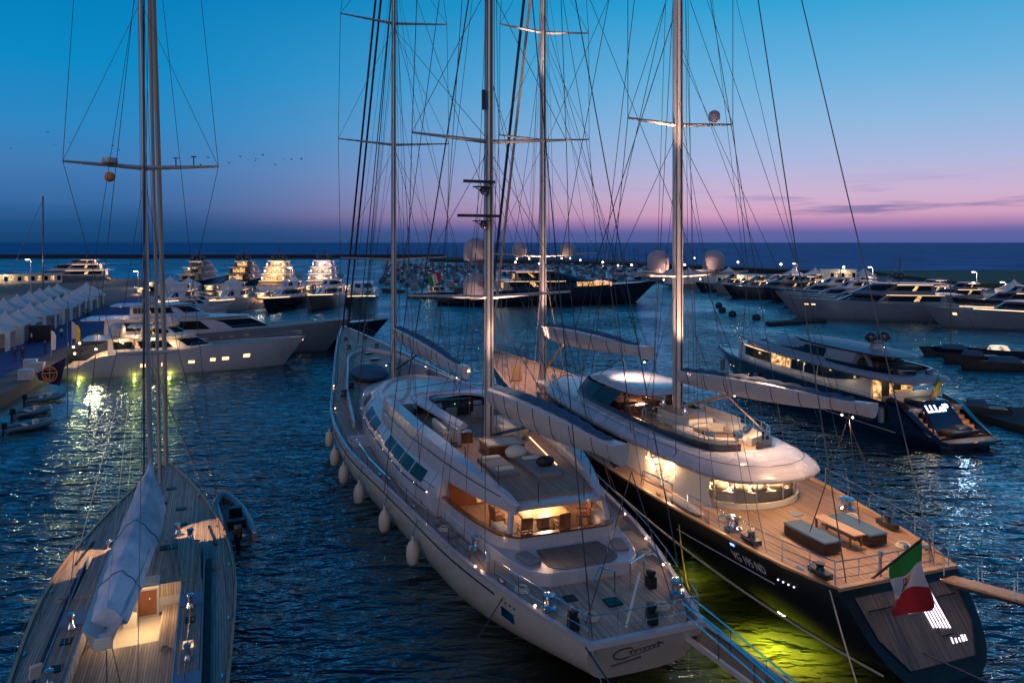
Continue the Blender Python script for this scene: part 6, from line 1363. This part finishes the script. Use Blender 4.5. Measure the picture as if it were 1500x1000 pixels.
# quay-side furniture, people and flags on the left
def person(x, y, rz, lb, top='cloth', sit=False):
    me = bpy.data.meshes.new('person'); J = {}
    if not sit:
        pts = [(0, 0, .95), (0, 0, 1.15), (0, 0, 1.42), (0, 0, 1.52), (0, .02, 1.66), (.10, 0, .9), (.11, .05, .5), (.12, -.02, .06), (.12, .14, .03), (-.10, 0, .9), (-.12, -.06, .5), (-.13, -.14, .06), (-.13, .02, .03), (.19, 0, 1.4), (.25, -.02, 1.12), (.26, .1, .88), (-.19, 0, 1.4), (-.25, -.03, 1.12), (-.26, .06, .86)]
    else:
        pts = [(0, 0, .5), (0, 0, .72), (0, 0, .98), (0, 0, 1.08), (0, .03, 1.22), (.1, .02, .5), (.12, .42, .5), (.12, .42, .06), (.12, .55, .03), (-.1, .02, .5), (-.12, .42, .5), (-.12, .42, .06), (-.12, .55, .03), (.19, 0, .96), (.24, .05, .72), (.2, .28, .62), (-.19, 0, .96), (-.24, .05, .72), (-.2, .28, .62)]
    ed = [(0, 1), (1, 2), (2, 3), (3, 4), (0, 5), (5, 6), (6, 7), (7, 8), (0, 9), (9, 10), (10, 11), (11, 12), (2, 13), (13, 14), (14, 15), (2, 16), (16, 17), (17, 18)]
    rad = [.14, .13, .15, .06, .105, .09, .065, .045, .04, .09, .065, .045, .04, .06, .045, .035, .06, .045, .035]
    me.from_pydata(pts, ed, []); o = bpy.data.objects.new('person', me); COL.objects.link(o)
    sk = o.modifiers.new('skin', 'SKIN'); 
    for v, r_ in zip(me.skin_vertices[0].data, rad): v.radius = (r_, r_)
    me.skin_vertices[0].data[0].use_root = True
    o.modifiers.new('sub', 'SUBSURF').levels = 1; o.modifiers['sub'].render_levels = 1
    dg = bpy.context.evaluated_depsgraph_get(); m2 = bpy.data.meshes.new_from_object(o.evaluated_get(dg)); bpy.data.objects.remove(o)
    o = bpy.data.objects.new('person', m2); COL.objects.link(o); m2.materials.clear()
    for k in ('cloth', top, 'skin'): m2.materials.append(M[k])
    hz = 1.1 if sit else 1.53; wz = .6 if sit else 1.0
    for p in m2.polygons: p.material_index = 2 if p.center.z > hz else (1 if p.center.z > wz else 0); p.use_smooth = True
    o.location = (x, y, 1.23); o.rotation_euler = (0, 0, rz)
    tag(o, lb, 'person'); MB().ball((0, 0, hz+.2), (.115, .125, .09), 8, 6).build('hair', 'cloth', o)
for (px, py, rz_, lb, tp, si) in ((22, 529, .4, 'person in dark clothes walking on the blue carpet, left of a pair', 'cloth', False), (33, 528, -.3, 'person in dark clothes walking on the blue carpet, right of a pair', 'cloth', False), (46, 504, 2.2, 'person in a white shirt standing by the dark booth', 'shirt', False), (14, 508, -1.2, 'person sitting at the edge of the nearest tent', 'cloth', True), (90, 496, 1.2, 'person in a white shirt standing farther along the quay', 'shirt', False), (77, 488, 1.2, 'person in a red top beside the tents', 'red', False), (66, 518, 2, 'person in dark clothes near the planters on the quay', 'cloth', False)):
    p = at(px, py, 1.2); person(p.x, p.y, rz_, lb, tp, si)
for k, (px, py) in enumerate(((58, 497), (75, 476), (110, 455), (128, 462))):
    p = at(px, py, 1.2); t = thing('potted_palm', 'dark potted palm on the left quay, '+['beside the dark booth', 'in front of the tents', 'farther along the walkway', 'near the moored cruisers'][k], 'plant', (p.x, p.y, 1.2), 0, 'potted palms on the left quay')
    MB().lathe((0, 0, 0), [(.25, 0), (.35, .5), (.3, .5), (.02, .45)], 10).build('pot', 'blackp', t)
    mb = MB()
    for j in range(14):
        a = j*2.4; rr2 = .9+.3*random.random()
        for q in range(5):
            f = q/5; c = Vector((math.cos(a)*rr2*f, math.sin(a)*rr2*f, .9+1.1*f-1.0*f*f)); s_ = Vector((-math.sin(a), math.cos(a), 0))*.14*(1-f*.6)
            c2 = Vector((math.cos(a)*rr2*(f+.22), math.sin(a)*rr2*(f+.22), .9+1.1*(f+.22)-1.0*(f+.22)**2)); mb.add([c-s_, c+s_, c2], [(0, 1, 2)])
    mb.build('fronds', 'leaf', t, smooth=0); MB().tube([(0, 0, .4), (0, 0, 1.0)], .06).build('stem', 'wood', t)
p = at(60, 500, 1.2); t = thing('display_booth', 'dark square display booth on the blue carpet by the tents', 'booth', (p.x, p.y, 1.2), .3); MB().box((0, 0, 1.3), (3.0, .3, 2.3)).build('panel', 'mastdark', t); MB().box((0, .3, .2), (3.1, 1.0, .3)).build('base', 'blackp', t)
for k, (px, py) in enumerate(((45, 540), (55, 545), (38, 556))):
    p = at(px, py, 1.2); tag(MB().box((p.x, p.y, 1.75), (1.3, 1.0, 1.05), rz=.3).box((p.x, p.y, 2.3), (1.4, 1.1, .06), rz=.3).build('service_box', 'white', None, bevel=.05), 'white service box on the quay edge, '+['left one behind', 'right one', 'nearest one'][k], 'box', 'white service boxes on the quay')
for k, (px, py, c, c2) in enumerate(((105, 470, 'flagw', 'bluedeck'), (111, 476, 'yellow', 'yellow'), (75, 487, 'flagw', 'flagw'))):
    p = at(px, py+35, 1.2); t = thing('feather_flag', ['white and blue feather flag standing on the left quay', 'yellow feather flag next to the white and blue one', 'tall narrow white feather flag by the booth'][k], 'flag', (p.x, p.y, 1.2), 0)
    MB().tube([(0, 0, 0), (0, 0, 3.4)], .035).build('pole', 'white', t); mb = MB(); mb.add([(0, 0, .8), (.55, .05, .9), (.6, .05, 2.6), (.4, 0, 3.2), (0, 0, 3.4)], [(0, 1, 2, 3, 4)]); mb.build('banner', c, t, smooth=0)
# navy banner with the orange anchor emblem
Yb = 62.0; P_ = lambda px, py: Vector(((px-750)*Yb/F, Yb, H-(py-355)*Yb/F))
t = thing('banner_flag', 'navy flag with an orange ring and anchor emblem at the left quay', 'flag', (P_(98, 600).x, Yb, 0), 0); o0 = t.location.copy()
MB().tube([P_(99, 560)-o0+Vector((0, 0, -3.0)), P_(99, 440)-o0], .05).build('pole', 'wood', t)
mb = MB(); g = []
for i in range(11):
    a = P_(97, 523).lerp(P_(55, 546), i/10); b = P_(88, 566).lerp(P_(58, 556), i/10); wv = Vector((0, .12*math.sin(i*1.1), 0)); g.append([a+wv-o0, a.lerp(b, .5)+wv*1.3-o0, b+wv-o0])
mb.loft(g, closed=False); fc = mb.build('flag_cloth', 'flagnavy', t)
mb = MB(); c = P_(75, 547)-o0+Vector((0, -.2, 0)); r_ = .62
mb.tube([c+Vector((math.cos(a), 0, math.sin(a)))*r_ for a in [2*math.pi*k/24 for k in range(25)]], .05, 5).tube([c+Vector((0, 0, -r_)), c+Vector((0, 0, r_))], .05, 5).tube([c+Vector((-r_*.9, 0, .05)), c+Vector((r_*.9, 0, .12))], .045, 5).tube([c+Vector((-.4, 0, -.1)), c+Vector((-.25, 0, -.4)), c+Vector((0, 0, -.45)), c+Vector((.25, 0, -.38)), c+Vector((.4, 0, -.05))], .045, 5).tube([c+Vector((-.3, 0, .35)), c+Vector((0, 0, .42)), c+Vector((.3, 0, .38))], .04, 5).build('emblem', 'orange', fc)
# bare mast of a boat behind the tents
t = thing('small_sailboat', 'sailing boat behind the tents at the far left with a tall bare mast', 'sailing boat', (-132, 200, 0), 0)
Hull([(0, 1.5), (6, 2.1), (11, 1.2), (15, .1)], [(0, 1.3), (15, 1.8)], zk0=-.2).build('hull', 'white', t, n=12); MB().box((0, 7, 1.9), (2, 5, .7), taper=.8).build('cabin', 'white', t); MB().tube([(0, 7.5, 1), (0, 7.5, 29)], .22, 6).build('mast', 'wire', t); wire(t, 'stay', [(-7, 2, 4), (0, 7.5, 28)], .06); 
# birds
random.seed(5)
for k in range(24):
    px, py = (random.gauss(385, 28), random.gauss(234, 3.5)) if k < 11 else ((random.uniform(15, 175), random.gauss(212, 10)) if k < 20 else (random.uniform(285, 345), random.uniform(228, 265)))
    Y = random.uniform(110, 150); x = (px-750)*Y/F; z = H-(py-355)*Y/F; s_ = random.uniform(.35, .6); d = random.uniform(-.2, .35); rz_ = random.uniform(0, 3)
    mb = MB(); mb.ball((0, 0, 0), (.12*s_, .38*s_, .1*s_), 6, 5)
    for sg in (-1, 1): mb.add([(0, .12*s_, .03), (sg*.6*s_, .05*s_, (.25+d)*s_), (sg*1.1*s_, -.15*s_, (.05+d)*s_), (sg*.5*s_, -.12*s_, (.2+d)*s_), (0, -.12*s_, .03)], [(0, 1, 2, 3, 4)])
    o = mb.build('bird', 'bird', None, smooth=0); o.location = (x, Y, z); o.rotation_euler = (0, 0, rz_); tag(o, 'small dark bird in flight, far off in the evening sky', 'bird', 'birds flying at the upper left')
# mooring lines
def line(name, a, b, lb, r=.03, sag=.4, mat='wire'):
    a, b = Vector(a), Vector(b); o = MB().tube([a.lerp(b, t_)-Vector((0, 0, sag*4*t_*(1-t_))) for t_ in [i/16 for i in range(17)]], r, 6).build(name, mat, None); tag(o, lb, 'rope'); return o
bpy.context.view_layer.update()
def wpt(o, x, y, z): return o.matrix_world @ Vector((x, y, z))
line('mooring_line', wpt(Bk, -2.3, .2, 2.4), (6.0, 18.5, 0), 'dark mooring line running down from the left stern corner of the pale ketch', .035, .1)
line('mooring_line', wpt(Bk, -2.2, .2, 2.4), (4.2, 19, -.1), 'thin blue mooring line beside the dark one at the pale ketch stern', .02, .1, 'bluedeck')
line('mooring_line', wpt(Bk, -3.7, 4.6, 2.3), (-4.6, 20.5, -.2), 'dark mooring line from the left side fairlead of the pale ketch', .025, .2)
line('mooring_line', wpt(Ck, -3.0, .6, 2.8), (10.9, 20, -.2), 'pale mooring line hanging from the left stern corner of the black ketch', .03, .5, 'wirel')
line('mooring_line', wpt(Ck, -1.0, -1.0, .9), (24, 19, 0), 'dark mooring line crossing the louvred stern of the black ketch', .03, .2)
line('mooring_line', wpt(Ck, -4.6, 8.6, 2.4), wpt(Bk, 3.0, 2.0, 2.6), 'slack greenish line strung between the pale and the black ketch', .03, .5, 'yellow')
line('mooring_line', wpt(Bk, 4.6, 11.0, 3.4), wpt(Ck, -2.4, -1.5, .2), 'long greenish mooring line low over the lit water between the two ketches', .045, .5, 'wirel')
line('mooring_line', wpt(Dk, -3.3, 18, .9), wpt(Dk, -3.9, 3, .7), 'pale line along the waterline of the dark blue motor yacht', .03, .1, 'wirel')
# underwater lamps
def uwlamp(x, y, lb, p=900, z=-1.0, r=.18):
    o = MB().ball((x, y, z), r, 12, 8).build('underwater_lamp', 'uw', None); tag(o, lb, 'underwater lamp', 'underwater lamps'); light('SPOT', (x, y, z+.22), p*14, (1, .80, .012), None, .25, 142, (x-.4, y-.5, -2.6), 1.0); light('POINT', (x, y, z+.25), p*.22, (1, .80, .012), None, .25)
p = at(1146, 897, -.6); uwlamp(p.x, p.y, 'glowing lamp under the green water behind the two ketches', 1350, -.6, .2)
p = at(1006, 803, -.6); uwlamp(p.x, p.y, 'glowing lamp under the water between the two hulls, farther forward', 60, -.6, .12)
for k, (u, lb) in enumerate(((1.6, 'nearest the quay'), (7.5, 'second from the quay'), (11.3, 'third from the quay'))):
    q_ = wpt(E_, hE.w(u)+.12, u, 0); uwlamp(q_.x, q_.y, 'glowing lamp under the cream motor yacht, '+lb, 120, -.45, .17)
